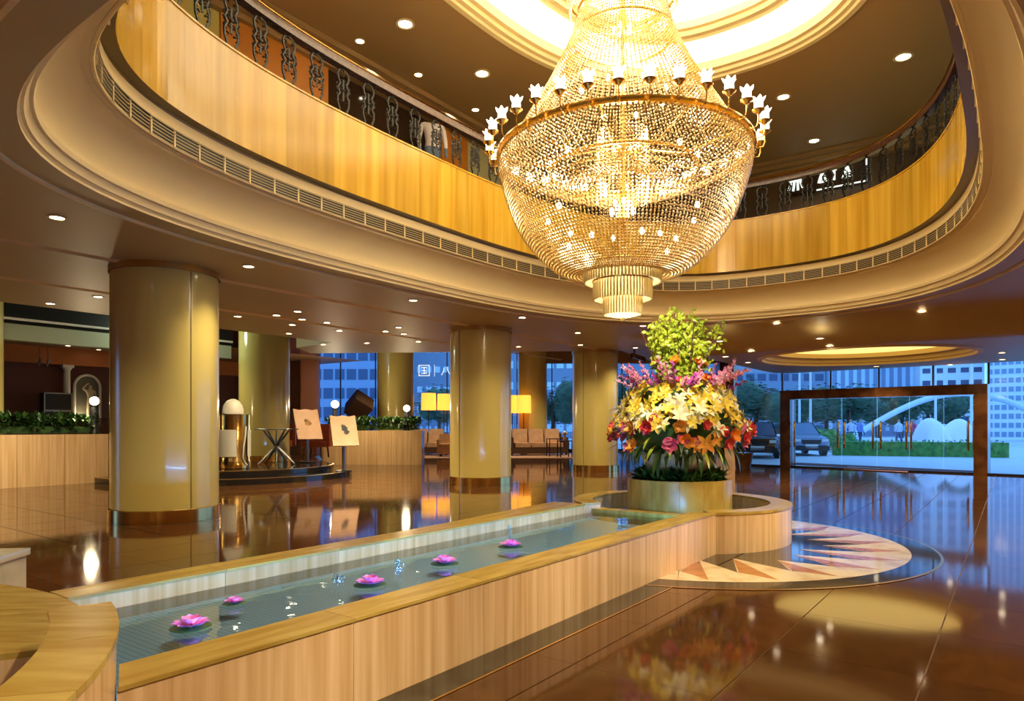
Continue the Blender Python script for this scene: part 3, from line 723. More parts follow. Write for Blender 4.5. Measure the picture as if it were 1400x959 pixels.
# tulip candle lamps round the main ring
def tulip(R0=0.03):
    m = MB(); n = 24; prof = [(0.022,0.0), (0.05,0.012), (0.056,0.05), (0.05,0.085), (0.06,0.115), (0.078,0.135)]
    vs = []; fs = []
    for q, (r, z) in enumerate(prof):
        for i in range(n):
            a = 2*PI*i/n; k = (q/5)**2; rr = r*(1+0.16*k*math.cos(6*a)); vs.append((rr*math.cos(a), rr*math.sin(a), z+0.018*k*math.cos(6*a)))
    for q in range(5):
        for i in range(n): j = (i+1) % n; fs.append((q*n+i, q*n+j, (q+1)*n+j, (q+1)*n+i))
    return m.add(vs, fs)
tulip_me = tulip().mesh('shade', M_shade, 60)
saucer_me = MB().lathe([(0.012,-0.05), (0.03,-0.045), (0.045,-0.02), (0.075,-0.008), (0.078,0.002), (0.03,0.0), (0,0.0)], 16).mesh('saucer', M_gold, 60)
arm_me = MB().tube([(-0.13,0,-0.16), (-0.09,0,-0.21), (-0.02,0,-0.20), (0,0,-0.14), (0,0,-0.04)], 0.010, 5).mesh('arm', M_gold, 60)
NL = 34; RL = 1.87
for k in range(NL):
    a = 2*PI*(k+0.5)/NL
    arm = link('candle_arm', arm_me, ch, (RL*math.cos(a), RL*math.sin(a), 5.40-3.0), (0,0,a))
    link('saucer', saucer_me, arm); link('tulip_shade', tulip_me, arm)
# bulbs inside
bulb_me = MB().ball((0,0,0), 0.035, 8, 6, 1.3).mesh('bulb', M_bulb, 60)
def bulbs(n, R, z, ph=0.0):
    for k in range(n): a = 2*PI*k/n + ph; link('bulb', bulb_me, ch, (R*math.cos(a), R*math.sin(a), z-3.0))
bulbs(8, 0.16, 4.50, 0.2); bulbs(4, 0.10, 4.62); bulbs(12, 1.02, 5.13, 0.1); bulbs(9, 1.05, 4.42, 0.15); bulbs(8, 0.62, 6.10, 0.3); bulbs(5, 0.12, 6.75); bulbs(5, 0.12, 7.05, 0.5); bulbs(7, 0.75, 4.02, 0.4)
for z, e in ((3.18, 5), (3.42, 8), (3.66, 10), (4.55, 80), (5.35, 130), (6.3, 120), (7.1, 70)):
    point_light('chandelier_lamp', (CH.x, CH.y, z), e, (1.0, 0.82, 0.50), 0.22)

# ------------------------------------------------------------------ flower arrangement
fl = thing('flower_arrangement', 'towering arrangement of lilies, gladioli and lime foliage in a cream bowl', 'flowers', (FC.x, FC.y, 0.73))
# bowl of the arrangement (z below is above the drum soil)
part('bowl', MB().lathe([(0,0.15), (0.36,0.15), (0.46,0.24), (0.51,0.34), (0.515,0.40), (0.49,0.41), (0.40,0.38), (0,0.38)], 40), mat('cream_bowl', (0.80, 0.70, 0.50), 0.35, c2=(0.72,0.60,0.40), scale=5), fl, 40)
part('bowl_foot', MB().lathe([(0.26,0.0), (0.28,0.0), (0.24,0.08), (0.34,0.16), (0,0.16)], 32), M_peach, fl, 40)
ac = random.Random(3)
# jagged palm-frond edge hanging over the bowl
M_lily_y = mat('yellow_lily', (0.82, 0.56, 0.02), 0.45, c2=(0.88, 0.70, 0.10), scale=12, rnd=0.12)
M_lily_w = mat('cream_lily', (0.88, 0.80, 0.42), 0.45, c2=(0.92, 0.88, 0.66), scale=12, rnd=0.08)
M_lily_o = mat('orange_flower', (0.85, 0.28, 0.02), 0.45, c2=(0.88, 0.45, 0.05), scale=10, rnd=0.15)
M_red = mat('red_flower', (0.62, 0.025, 0.03), 0.4, c2=(0.75, 0.10, 0.10), scale=8, rnd=0.2)
M_pink = mat('magenta_flower', (0.72, 0.06, 0.22), 0.45, c2=(0.85, 0.25, 0.45), scale=8, rnd=0.2)
M_glad = mat('pink_gladiolus', (0.78, 0.26, 0.50), 0.45, c2=(0.86, 0.50, 0.62), scale=9, rnd=0.15)
M_glad_p = mat('purple_gladiolus', (0.38, 0.04, 0.36), 0.45, c2=(0.60, 0.12, 0.52), scale=9, rnd=0.15)
def lily_mesh(m_, L=0.105):
    m = MB()
    for k in range(6):
        p = petal(L*(1.0 if k % 2 else 0.92), L*0.21, -0.012 if k % 2 else 0.02, 0.25, 4)
        p.v = [Vector((q.x, q.y, q.z + 0.45*q.x - 2.6*q.x*q.x)) for q in p.v]
        m.join(p, Matrix.Rotation(k*PI/3, 4, 'Z'))
    m.lathe([(0,-0.03), (0.012,0.0), (0.016,0.012), (0,0.018)], 6)
    return m.mesh('lily', m_, 60)
def anthurium_mesh(m_):
    m = petal(0.15, 0.055, 0.03, 0.3, 5); m.tube([(0.02,0,0.01), (0.09,0,0.06)], 0.008, 5); return m.mesh('anthurium', m_, 60)
def cup_mesh(m_):
    m = MB()
    for k in range(5): m.join(petal(0.075, 0.034, 0.055, 0.5, 4), Matrix.Rotation(k*2*PI/5, 4, 'Z'))
    for k in range(4): m.join(petal(0.05, 0.025, 0.06, 0.6, 4), Matrix.Rotation(k*PI/2+0.4, 4, 'Z') @ Matrix.Translation((0,0,0.012)))
    return m.mesh('bloom', m_, 60)
def glad_mesh(m_):
    m = MB(); m.tube([(0,0,0), (0.004,0,0.36)], 0.006, 4)
    for k in range(9):
        z = 0.10+0.03*k; s = 1.0-0.07*k
        for j in range(3):
            m.join(petal(0.06*s, 0.022*s, 0.03, 0.5, 3), Matrix.Translation((0,0,z)) @ Matrix.Rotation(k*2.1+j*0.7, 4, 'Z'))
    return m.mesh('gladiolus', m_, 60)
LY, LW, LO = lily_mesh(M_lily_y), lily_mesh(M_lily_w), lily_mesh(M_lily_o)
AR, AP = anthurium_mesh(M_red), anthurium_mesh(M_pink)
CR, CP, COG = cup_mesh(M_red), cup_mesh(M_pink), cup_mesh(M_lily_o)
GP, GV = glad_mesh(M_glad), glad_mesh(M_glad_p)
def aim(a, el, roll=0.0):                  # turns +z to azimuth a, elevation el
    d = Vector((math.cos(a)*math.cos(el), math.sin(a)*math.cos(el), math.sin(el)))
    return (d.to_track_quat('Z', 'Y').to_matrix().to_4x4() @ Matrix.Rotation(roll, 4, 'Z')).to_euler()
def bodyr(z):                              # outline of the flower mound, z above the drum soil
    P = ((0.40,0.62), (0.52,0.88), (0.66,0.92), (0.85,0.84), (1.05,0.76), (1.2,0.66), (1.32,0.52), (1.42,0.38), (1.6,0.25))
    for (z0, r0), (z1, r1) in zip(P, P[1:]):
        if z0 <= z <= z1: return r0+(r1-r0)*(z-z0)/(z1-z0)
    return P[0][1] if z < P[0][0] else P[-1][1]
def scatter(n, meshes, z0, z1, el, names, sc=(0.9,1.25), dr=0.0, spread=None):
    for k in range(n):
        a = 2.399963*k + ac.uniform(-0.2,0.2) + z0*7; z = z0+(z1-z0)*((k*0.7548777) % 1.0); r = bodyr(z)*ac.uniform(0.93,1.04)+dr
        i = ac.randrange(len(meshes)); e = el + ac.uniform(-0.35,0.35); s = ac.uniform(*sc)
        link(names[i], meshes[i], fl, (r*math.cos(a), r*math.sin(a), z), aim(a+ac.uniform(-0.3,0.3), e, ac.uniform(0,6)), s)
scatter(200, [LY, LY, LW, LY], 0.74, 1.31, 0.35, ['lily']*4, (0.9,1.25))
scatter(64, [LW], 0.72, 1.24, 0.3, ['lily'], (0.9,1.25))
scatter(52, [CR, CP, COG, LO, CR], 0.50, 0.80, 0.05, ['bloom','bloom','bloom','lily','bloom'], (1.0,1.5))
scatter(16, [AR, AP], 0.60, 0.84, 0.1, ['anthurium','anthurium'], (0.9,1.3))
scatter(10, [COG, CR, LO], 1.28, 1.42, 0.6, ['bloom','bloom','lily'], (0.9,1.2))
for k in range(44):
    a = 2.399963*k; z = 1.22+0.14*((k*0.7548777) % 1); r = 0.42+0.16*ac.random(); me = GV if k % 4 == 0 else GP
    link('gladiolus', me, fl, (r*math.cos(a), r*math.sin(a), z), aim(a, 0.35+0.7*ac.random(), ac.uniform(0,6)), ac.uniform(0.95,1.25))
for k in range(9):
    a = 2.399963*k+1; link('bloom', COG, fl, (0.32*math.cos(a), 0.32*math.sin(a), 1.58+0.06*ac.random()), aim(a, 0.6), 1.1)
# long strap leaves round the rim, hanging over the bowl
leafL = petal(0.30, 0.026, -0.16, 0.2, 6).mesh('leaf', M_leaf, 60); leafD = petal(0.30, 0.032, -0.20, 0.2, 6).mesh('leaf', M_leaf_dark, 60)
leafY = petal(0.26, 0.022, -0.12, 0.2, 6).mesh('leaf', M_leaf_lime, 60)
for k in range(80):
    a = 2*PI*k/80+ac.uniform(-0.06,0.06); z = ac.uniform(0.44,0.62); r = ac.uniform(0.45,0.72); s = ac.uniform(0.8,1.2)
    link('leaf', (leafD, leafD, leafL, leafY)[k % 4] if k % 2 else leafD, fl, (r*math.cos(a), r*math.sin(a), z), (0, ac.uniform(0.2,0.75), a), s)
for k in range(90):
    a = 2.399963*k; z = 0.5+0.9*ac.random(); r = bodyr(z)*0.9
    link('leaf', (leafL, leafD, leafY)[k % 3], fl, (r*math.cos(a), r*math.sin(a), z), (0, ac.uniform(-0.5,0.3), a), ac.uniform(0.6,1.0))
part('foliage_core', MB().lathe([(0.45,0.42), (0.66,0.52), (0.74,0.68), (0.66,0.90), (0.58,1.1), (0.42,1.3), (0.2,1.45), (0,1.5)], 28), M_leaf_dark, fl, 60)
# lime foliage on thin branches above
br_ = MB(); lv = MB(); lr = random.Random(11)
for k in range(34):
    a = 2.399963*k; r0 = 0.10+0.2*lr.random(); r1 = 0.14+0.25*math.sqrt(lr.random()); zt = 1.85+0.48*lr.random()
    if k < 6: r1 = 0.5+0.1*lr.random(); zt = 2.0+0.2*lr.random()
    b0 = Vector((r0*math.cos(a), r0*math.sin(a), 1.25)); b1 = Vector((r1*math.cos(a), r1*math.sin(a), zt)); mid = b0.lerp(b1, 0.5)+Vector((lr.uniform(-.04,.04), lr.uniform(-.04,.04), 0))
    br_.tube([b0, mid, b1], 0.006, 4)
    if k < 5: continue
    for q in range(90):
        t = 0.16+0.88*(q/90)**0.9; c = b0.lerp(b1, t)+Vector((lr.gauss(0,.055), lr.gauss(0,.055), lr.gauss(0,.04)))
        M = Matrix.Translation(c) @ aim(lr.uniform(0,6.28), lr.uniform(-0.4,1.4)).to_matrix().to_4x4()
        lv.join(petal(0.072, 0.024, 0.0, 0.3, 2), M @ Matrix.Rotation(PI/2, 4, 'Y'))
part('branches', br_, mat('purple_stem', (0.16,0.05,0.05), 0.5), fl, 60)
part('lime_leaves', lv, M_leaf_lime, fl, kind='stuff')
# low green plants on the drum soil
gp = MB(); gr_ = random.Random(5)
for k in range(620):
    a = gr_.uniform(0,6.28); r = 0.57*math.sqrt(gr_.uniform(0.36,1)); c = Vector((r*math.cos(a), r*math.sin(a), 0.0+0.10*gr_.random()))
    gp.join(petal(0.19, 0.03, -0.03, 0.3, 3), Matrix.Translation(c) @ Matrix.Rotation(gr_.uniform(0,6.28), 4, 'Z') @ Matrix.Rotation(-gr_.uniform(0.3,1.1), 4, 'Y'))
low = single('drum_plants', gp, mat('low_plant_green', (0.03,0.09,0.015), 0.4, c2=(0.07,0.17,0.03), scale=8), 'dark green low plants filling the top of the planter drum', 'plants', 60, loc=(FC.x, FC.y, 0.735), kind='stuff')
# ------------------------------------------------------------------ people and statues: one skinned surface each
def skin_mesh(name, J, Ed, m, sub=1):
    """J: joint name -> (x, y, z, radius); Ed: edges; grows one continuous body"""
    names = list(J); me = bpy.data.meshes.new(name)
    me.from_pydata([(J[n][0]*K, J[n][1]*K, J[n][2]*K) for n in names], [(names.index(a), names.index(b)) for a, b in Ed], [])
    o = bpy.data.objects.new(name, me); COL.objects.link(o)
    sk = o.modifiers.new('skin', 'SKIN'); sk.use_smooth_shade = True
    for n, sv in zip(names, me.skin_vertices[0].data): sv.radius = (J[n][3]*K, J[n][3]*K); sv.use_root = (n == names[0])
    ss = o.modifiers.new('sub', 'SUBSURF'); ss.levels = sub; ss.render_levels = sub
    dg = bpy.context.evaluated_depsgraph_get(); ev = bpy.data.meshes.new_from_object(o.evaluated_get(dg)); bpy.data.objects.remove(o)
    ev.name = name; ev.materials.clear(); ev.materials.append(m); return ev
def figure(h, arm=0.0, stride=0.0, raise_arm=False):
    s = h/1.75
    J = {'pelvis':(0,0,.95,.13), 'waist':(0,0,1.10,.115), 'chest':(0,0,1.32,.145), 'neck':(0,0,1.49,.055), 'head':(0,-.01,1.60,.085), 'crown':(0,0,1.70,.075)}
    Ed = [('pelvis','waist'), ('waist','chest'), ('chest','neck'), ('neck','head'), ('head','crown')]
    for q, sg in (('l',-1), ('r',1)):
        J.update({q+'hip':(sg*.09,0,.88,.085), q+'knee':(sg*.10,-stride*sg,.48,.06), q+'ankle':(sg*.10,stride*sg*1.2,.08,.04), q+'toe':(sg*.11,stride*sg*1.2-.12,.03,.035)})
        J.update({q+'sho':(sg*.19,0,1.42,.06), q+'elb':(sg*.25,.02,1.14,.045), q+'wri':(sg*.24,-.08,.90,.032), q+'hand':(sg*.23,-.12,.80,.03)})
        if raise_arm and q == 'l': J.update({'lelb':(-.34,-.02,1.52,.045), 'lwri':(-.16,-.05,1.74,.035), 'lhand':(-.07,-.05,1.76,.035)})
        Ed += [('pelvis',q+'hip'), (q+'hip',q+'knee'), (q+'knee',q+'ankle'), (q+'ankle',q+'toe'), ('chest',q+'sho'), (q+'sho',q+'elb'), (q+'elb',q+'wri'), (q+'wri',q+'hand')]
    return {n: (a*s, b*s, c*s, r*s) for n, (a, b, c, r) in J.items()}, Ed
def clothed(name, shirt, pants):
    """body colour by height: skin, shirt, trousers, hair"""
    m, nt, b = newmat(name); N, L = nt.nodes, nt.links
    tc = N.new('ShaderNodeTexCoord'); sp = N.new('ShaderNodeSeparateXYZ'); rp = N.new('ShaderNodeValToRGB'); mr = N.new('ShaderNodeMapRange')
    mr.inputs['From Max'].default_value = 1.75*1.2*K
    L.new(tc.outputs['Object'], sp.inputs[0]); L.new(sp.outputs['Z'], mr.inputs['Value']); L.new(mr.outputs[0], rp.inputs['Fac']); L.new(rp.outputs['Color'], b.inputs['Base Color'])
    rp.color_ramp.interpolation = 'CONSTANT'; el = rp.color_ramp.elements
    el[0].position = 0; el[0].color = (0.03,0.02,0.02,1); el[1].position = 0.045; el[1].color = rgba(pants)
    for p, c in ((0.54, shirt), (0.855, (0.45,0.26,0.17)), (0.95, (0.015,0.012,0.01))): e = el.new(p); e.color = rgba(c)
    b.inputs['Roughness'].default_value = 0.8; return m

# ------------------------------------------------------------------ cafe on its raised floor
M_cafefloor = mat('cafe_floor', (0.07, 0.03, 0.016), 0.12, c2=(0.10,0.045,0.02), scale=5)
PC = Vector((-8.5, 20.5, 0))
st = thing('cafe_steps', 'two curved black granite steps leading up to the cafe', 'steps', PC)
M_step = mat('black_step_granite', (0.012,0.011,0.011), 0.08, spec=0.6)
for R, z0, z1 in ((3.6,0,0.16), (3.05,0.16,0.33)):
    A = []
    for i in range(160):
        a = 2*PI*i/160+1.0; x, y = PC.x+R*math.cos(a), PC.y+R*math.sin(a); A.append((x, y, UX*x+UY*y, -UY*x+UX*y))
    keep = [not (p[3] > 19.46 and p[2] < 8.36) for p in A]; i0 = next((i for i in range(160) if keep[i] and not keep[i-1]), 0)
    run = []; i = i0
    while keep[i % 160] and len(run) < 160: run.append(A[i % 160]); i += 1
    poly = [(p[0], p[1]) for p in run] + ([W2(8.36, run[-1][3]), W2(8.36, 19.46)] if len(run) < 160 else [])
    s_ = part('step', MB().prism(poly, z0, z1), M_step, st, origin=True)
    nn = [((PC.x-p[0])/R, (PC.y-p[1])/R) for p in run]
    part('nosing', MB().sweep([(p[0], p[1]) for p in run], nn, [(0.05,z1+0.001), (0.05,z1+0.006), (-0.004,z1+0.004), (-0.004,z1-0.012)], closed=False), M_brass_dull, s_, 30, origin=True)
cf = MB().prism([W2(2,21.6), W2(8.6,21.0), (-6.2,22.4), (-7.6,26.2), (-8.0,31), (-26,31), (-26,18)], 0.0, 0.335)
struct('floor_cafe', cf, M_cafefloor, label='dark red raised floor of the cafe')
M_redwall = mat('dark_red_wall', (0.11, 0.022, 0.012), 0.5)
cw = wall_u('wall_cafe', 27.6, -6, 19.6, 0, 6.0, M_redwall, label='dark red cafe wall')
M_orangeband = mat('orange_band', (0.52, 0.16, 0.035), 0.4)
m = MB(); uvbox(m, -6, 19.6, 27.3, 27.59, 3.70, 4.3); struct('trim_20', m, M_orangeband)
# high black ceiling, lit fascia and lower ceiling in the cafe
struct('ceiling_cafe', MB().add([W(-13,16.6,5.4), W(13.6,16.6,5.4), W(13.6,22.4,5.4), W(-13,22.4,5.4)], [(0,1,2,3)]), mat('black_ceiling', (0.012,0.013,0.02), 0.5))
M_fascia = mat('grey_green_fascia', (0.42, 0.46, 0.34), 0.5)
m = MB(); uvbox(m, -10, 13.4, 22.0, 22.3, 3.86, 4.30); struct('trim_21', m, M_fascia)
m = MB(); uvbox(m, -10, 13.4, 21.9, 21.98, 4.40, 4.46); struct('trim_22', m, M_white)
struct('wall_cafe_upper', MB().add([W(-13,22.2,4.3), W(13.6,22.2,4.3), W(13.6,22.2,5.4), W(-13,22.2,5.4)], [(0,1,2,3)]), M_black)
struct('ceiling_cafe_back', MB().add([W(-13,22.2,4.28), W(19.6,22.2,4.28), W(19.6,27.6,4.28), W(-13,27.6,4.28)], [(0,1,2,3)]), mat('cafe_ceiling_brown', (0.30,0.17,0.09), 0.5))
# niche with a statue, two pilasters
nu_ = UX*atd(118,25.2).x + UY*25.2
ni = thing('statue_niche', 'arched dark niche with a white frame in the cafe wall', 'niche', W(nu_, 27.5, 1.7), URZ)
def archpts(w_, h, n=12): return [(-w_,0)] + [(w_*math.cos(PI-PI*i/n), h+w_*math.sin(PI-PI*i/n)) for i in range(n+1)] + [(w_,0)]
part('arch_frame', MB().tube([(x, 0, z) for x, z in archpts(0.43, 1.25)], 0.05, 6), M_white, ni, 60)
part('back', MB().add([(x, 0.02, z) for x, z in archpts(0.42, 1.25)], [list(range(15))]), mat('niche_grey', (0.12,0.11,0.08), 0.6), ni)
part('ledge', MB().box(-0.5,0.5,-0.35,0.05,-0.08,0.0), M_white, ni)
J, Ed = figure(1.35, raise_arm=True)
M_statue = mat('statue_stone', (0.66,0.55,0.36), 0.5)
so = link('stone_statue', skin_mesh('stone_statue', J, Ed, M_statue), None, W(nu_+0.02, 27.3, 1.70), (0,0,URZ)); tag(so, 'pale stone statue with one arm raised, standing in the arched niche', 'statue')
point_light('niche_lamp', W(nu_-0.25, 27.2, 1.85), 6, WARM, 0.05)
def pilaster(u, label):
    t = thing('pilaster', label, 'pilaster', W(u, 27.4, 1.4), URZ)
    part('shaft', MB().lathe([(0.12,0.1), (0.10,2.1)], 16), M_white, t, 60); part('capital', MB().box(-0.18,0.18,-0.15,0.12,2.2,2.3).lathe([(0.10,2.08),(0.17,2.2)],16), M_white, t); part('base', MB().box(-0.16,0.16,-0.15,0.12,0,0.1), M_white, t)
q = atd(92, 24.5); pilaster(UX*q.x+UY*q.y, 'slim white pilaster beside the statue niche')
# dark sideboard wall under it, with a framed black cabinet
m = MB(); uvbox(m, -6, 19, 26.4, 27.0, 0.335, 1.72); sb = single('cafe_counter', m, mat('counter_red', (0.10,0.02,0.012), 0.3), 'long dark red counter along the cafe wall', 'counter')
m = MB(); uvbox(m, -6, 19, 26.35, 27.05, 1.72, 1.78); tp = part('counter_top', m, M_darkwood, sb)
q = atd(66, 24.0); qu = UX*q.x+UY*q.y
cb_ = thing('display_cabinet', 'black glass display cabinet with silver frame on the cafe counter', 'cabinet', W(qu, 26.7, 1.78), URZ)
part('body', MB().box(-0.42,0.42,-0.2,0.2,0,0.85), M_black, cb_)
for x0, x1, z0, z1 in ((-0.44,-0.40,0,0.87), (0.40,0.44,0,0.87), (-0.44,0.44,0.83,0.87), (-0.44,0.44,0.22,0.28)): part('frame', MB().box(x0,x1,-0.22,-0.20,z0,z1), mat('silver', (0.3,0.3,0.3), 0.3, metal=1.0) if 'silver' not in MATS else MATS['silver'], cb_)
for k, px in enumerate((46, 63)):
    q = atd(px, 23.6); qq = W(UX*q.x+UY*q.y, 26.8, 3.62)
    t = thing('track_spotlight', 'small silver track spotlight under the orange band', 'spotlight', qq, URZ, 'track spotlights in the cafe')
    part('arm', MB().tube([(0,0,0.66), (0,0,0.12)], 0.012, 5), MATS['silver'], t); part('can', MB().tube([(0.05,0,0.16), (-0.08,-0.05,-0.08)], 0.05, 8), MATS['silver'], t)
# salmon pier and orange timber panel beside the lounge window
m = MB(); p0, p1 = atd(411, 28.6), atd(433, 28.6); m.box(p0.x, p1.x, 28.6, 29.1, 0, 6.2); struct('wall_pier_salmon', m, mat('salmon_wall', (0.36,0.13,0.075), 0.5))
m = MB(); p0, p1 = atd(390, 29.6), atd(411.5, 29.6); m.box(p0.x, p1.x, 29.6, 30.0, 0, 6.2); struct('wall_pier_timber', m, mat('orange_timber', (0.26,0.08,0.02), 0.4, c2=(0.34,0.11,0.03), scale=3, stretch=(6,6,0.4)))
struct('wall_cafe_side', MB().add([(-9.4,29.9,0), (-12.6,41.5,0), (-12.6,41.5,6.3), (-9.4,29.9,6.3)], [(0,1,2,3)]), M_redwall)

# planters with clipped greenery
def leaf_box(m, x0, x1, y0, y1, z0, z1, n, L, seed):
    r = random.Random(seed)
    for k in range(n):
        c = Vector((r.uniform(x0,x1), r.uniform(y0,y1), z0+(z1-z0)*r.random()**0.7))
        m.join(petal(L*r.uniform(.7,1.2), L*0.24, -0.02, 0.3, 2), Matrix.Translation(c) @ Matrix.Rotation(r.uniform(0,6.28), 4, 'Z') @ Matrix.Rotation(-r.uniform(-0.2,1.3), 4, 'Y'))
    return m
def planter(loc, rz, L, D, H, n, label, plant_label, pz, seed):
    t = thing('planter_box', label, 'planter', loc, rz)
    for k in range(n):
        a, b = -L/2+L*k/n, -L/2+L*(k+1)/n
        link('panel', MB().box(-(b-a)/2+0.004,(b-a)/2-0.004,-0.03,0.03,0,H).mesh('panel', M_trav), t, ((a+b)/2, -D/2+0.03, 0))
    part('body', MB().box(-L/2+0.01,L/2-0.01,-D/2+0.06,D/2,0,H-0.02), M_trav, t)
    hm = leaf_box(MB(), -L/2+0.1, L/2-0.1, -D/2+0.1, D/2-0.1, 0.0, pz, int(L*300), 0.20, seed)
    hm.box(-L/2+0.2, L/2-0.2, -D/2+0.25, D/2-0.2, 0.0, pz*0.4)
    h = link('planter_greenery', hm.mesh('greenery', M_leaf_dark, 60), None, Vector(loc)+Vector((0,0,H+0.03)), (0,0,rz)); tag(h, plant_label, 'plants', None, 'stuff')
    return t
planter(W(5.2, 19.95, 0), URZ, 6.24, 0.9, 1.29, 6, 'long travertine planter box in front of the dark cafe wall', 'dark green shrubs with a few bright leaves in the cafe planter', 0.42, 21)
planter((-5.45, 26.9, 0), 0.0, 3.9, 0.9, 1.33, 4, 'travertine planter box beside the menu boards', 'clipped dark green hedge in the planter beside the menu boards', 0.42, 22)
brl = MB()
for k in range(7):
    a = k*0.9; brl.join(petal(0.34, 0.06, 0.05, 0.3, 4), Matrix.Rotation(a, 4, 'Z') @ Matrix.Rotation(-0.9, 4, 'Y'))
for px, lb in ((45,'bright green leafy plant in the cafe planter'), (95,'second bright green leafy plant beside the globe lamp')):
    q = atd(px, 18.6); u_ = UX*q.x+UY*q.y; single('leafy_plant', MB().join(brl), M_leaf, lb, 'plant', 60, loc=W(min(u_,7.6), 19.85, 1.45))
# globe lamps on dark posts
M_globe = emitmat('lit_globe', (1.0, 0.82, 0.56), 5.0)
def globe_lamp(p, zb, zt, r, label, e=30):
    t = thing('globe_lamp', label, 'lamp', (p.x, p.y, zb), 0, 'globe lamps on the planters')
    h = zt-zb
    part('post', MB().lathe([(0,0), (0.13,0), (0.13,0.04), (0.10,0.08), (0.10,h-r*1.1), (0.14,h-r), (0,h-r)], 12), M_black, t, 40)
    part('globe', MB().ball((0,0,h), r, 16, 10), M_globe, t, 60)
    point_light('globe_lamp_light', (p.x, p.y-r-0.05, zt), e, WARM, 0.1)
q = atd(128, 18.2); u_ = UX*q.x+UY*q.y
globe_lamp(W(u_, 19.72), 1.29, 2.17, 0.115, 'bright globe lamp on a dark post on the cafe planter', 40)
globe_lamp(atd(458, 26.75), 1.33, 2.36, 0.15, 'bright globe lamp beside the tilted dark cube', 40)
globe_lamp(atd(556, 26.75), 1.33, 2.20, 0.13, 'bright globe lamp at the hedge end next to a gold column', 40)

# brass host stand with a frosted globe on top
HS = atd(321, 19.0)
M_frost = mat('frosted_panel', (0.62,0.60,0.50), 0.5)
hs = thing('host_stand', 'round polished brass host stand with frosted panels', 'stand', (HS.x, HS.y, 0.342))
part('drum', MB().lathe([(0,0), (0.42,0), (0.42,0.2), (0.405,0.22), (0.405,1.47), (0.42,1.48), (0,1.49)], 40), M_brass, hs, 40)
part('frosted_panel', MB().lathe([(0.425,0.32), (0.425,1.06)], 14, (0,0,0), 1, 1, math.radians(203), math.radians(298)), M_frost, hs, 60)
part('frosted_panel', MB().lathe([(0.425,0.32), (0.425,1.06)], 8, (0,0,0), 1, 1, math.radians(342), math.radians(382)), M_frost, hs, 60)
sw = MB()
sw.tube([(0.40*math.cos(t), 0.40*math.sin(t)-0.05, z) for t, z in ((-0.30,1.15), (-0.38,0.9), (-0.52,0.6), (-0.60,0.3), (-0.45,0.15), (-0.2,0.08))], 0.025, 6)
part('scroll', sw, M_frost, hs, 60)
gl_ = thing('frosted_dome', 'frosted white dome resting on the brass host stand', 'ornament', (HS.x-0.05, HS.y, 1.835))
part('dome', MB().lathe([(0.27,0.0), (0.28,0.1), (0.25,0.24), (0.17,0.36), (0.06,0.42), (0,0.425)], 24), mat('frosted_glass', (0.72,0.68,0.55), 0.35), gl_, 60)
part('foot', MB().lathe([(0.20,0), (0.29,0), (0.29,0.015), (0.27,0.02)], 24), M_frost, gl_)
# red seats, star-legged table, menu boards
M_redleather = mat('rust_red_upholstery', (0.34,0.055,0.012), 0.5, c2=(0.26,0.04,0.01), scale=5)
def tub_chair(p, rz, label):
    t = thing('cafe_armchair', label, 'chair', p, rz, 'rust red cafe armchairs')
    part('backrest', MB().prism([(0.62*math.cos(a), 0.55*math.sin(a)) for a in [i*PI/10-0.25 for i in range(12)]] + [(0.5*math.cos(a), 0.43*math.sin(a)) for a in [i*PI/10-0.25 for i in range(12)][::-1]], 0.42, 1.25), M_redleather, t, 40)
    part('seat', MB().prism([(0.52*math.cos(a), 0.46*math.sin(a)) for a in [i*PI/8 for i in range(16)]], 0.40, 0.62), M_redleather, t, 40)
    for sx in (-0.36,0.36):
        for sy in (-0.3,0.3): part('leg', MB().tube([(sx,sy,0), (sx*0.9,sy*0.9,0.42)], 0.03, 6), M_darkwood, t)
tub_chair(atd(382,26.3,0.335), 0.2, 'rust red armchair behind the star-legged glass table')
tub_chair(atd(432,25.3,0.335), -0.2, 'rust red armchair between the two menu boards')
tub_chair(atd(345,24.6,0.335), 0.4, 'rust red armchair beside the host stand')
TB = atd(378, 20.9, 0.335)
tb = thing('star_leg_table', 'glass table on crossed silver star legs in the cafe', 'table', TB)
part('top', MB().lathe([(0,1.06), (0.62,1.06), (0.63,1.075), (0.62,1.09), (0,1.09)], 36), glassmat('table_glass', (0.75,0.85,0.8), ior=1.6), tb)
part('rim', MB().tube([(0.63*math.cos(2*PI*i/36), 0.63*math.sin(2*PI*i/36), 1.075) for i in range(36)], 0.018, 5, closed=True), MATS['silver'], tb)
for k in range(5):
    a = k*2*PI/5; part('leg', MB().tube([(0.55*math.cos(a), 0.55*math.sin(a), 0.02), (0,0,0.55), (-0.42*math.cos(a), -0.42*math.sin(a), 1.06)], [0.02,0.05,0.02], 6), MATS['silver'], tb, 60)
M_menu = mat('menu_paper', (0.74,0.45,0.27), 0.5, c2=(0.68,0.39,0.22), scale=3)
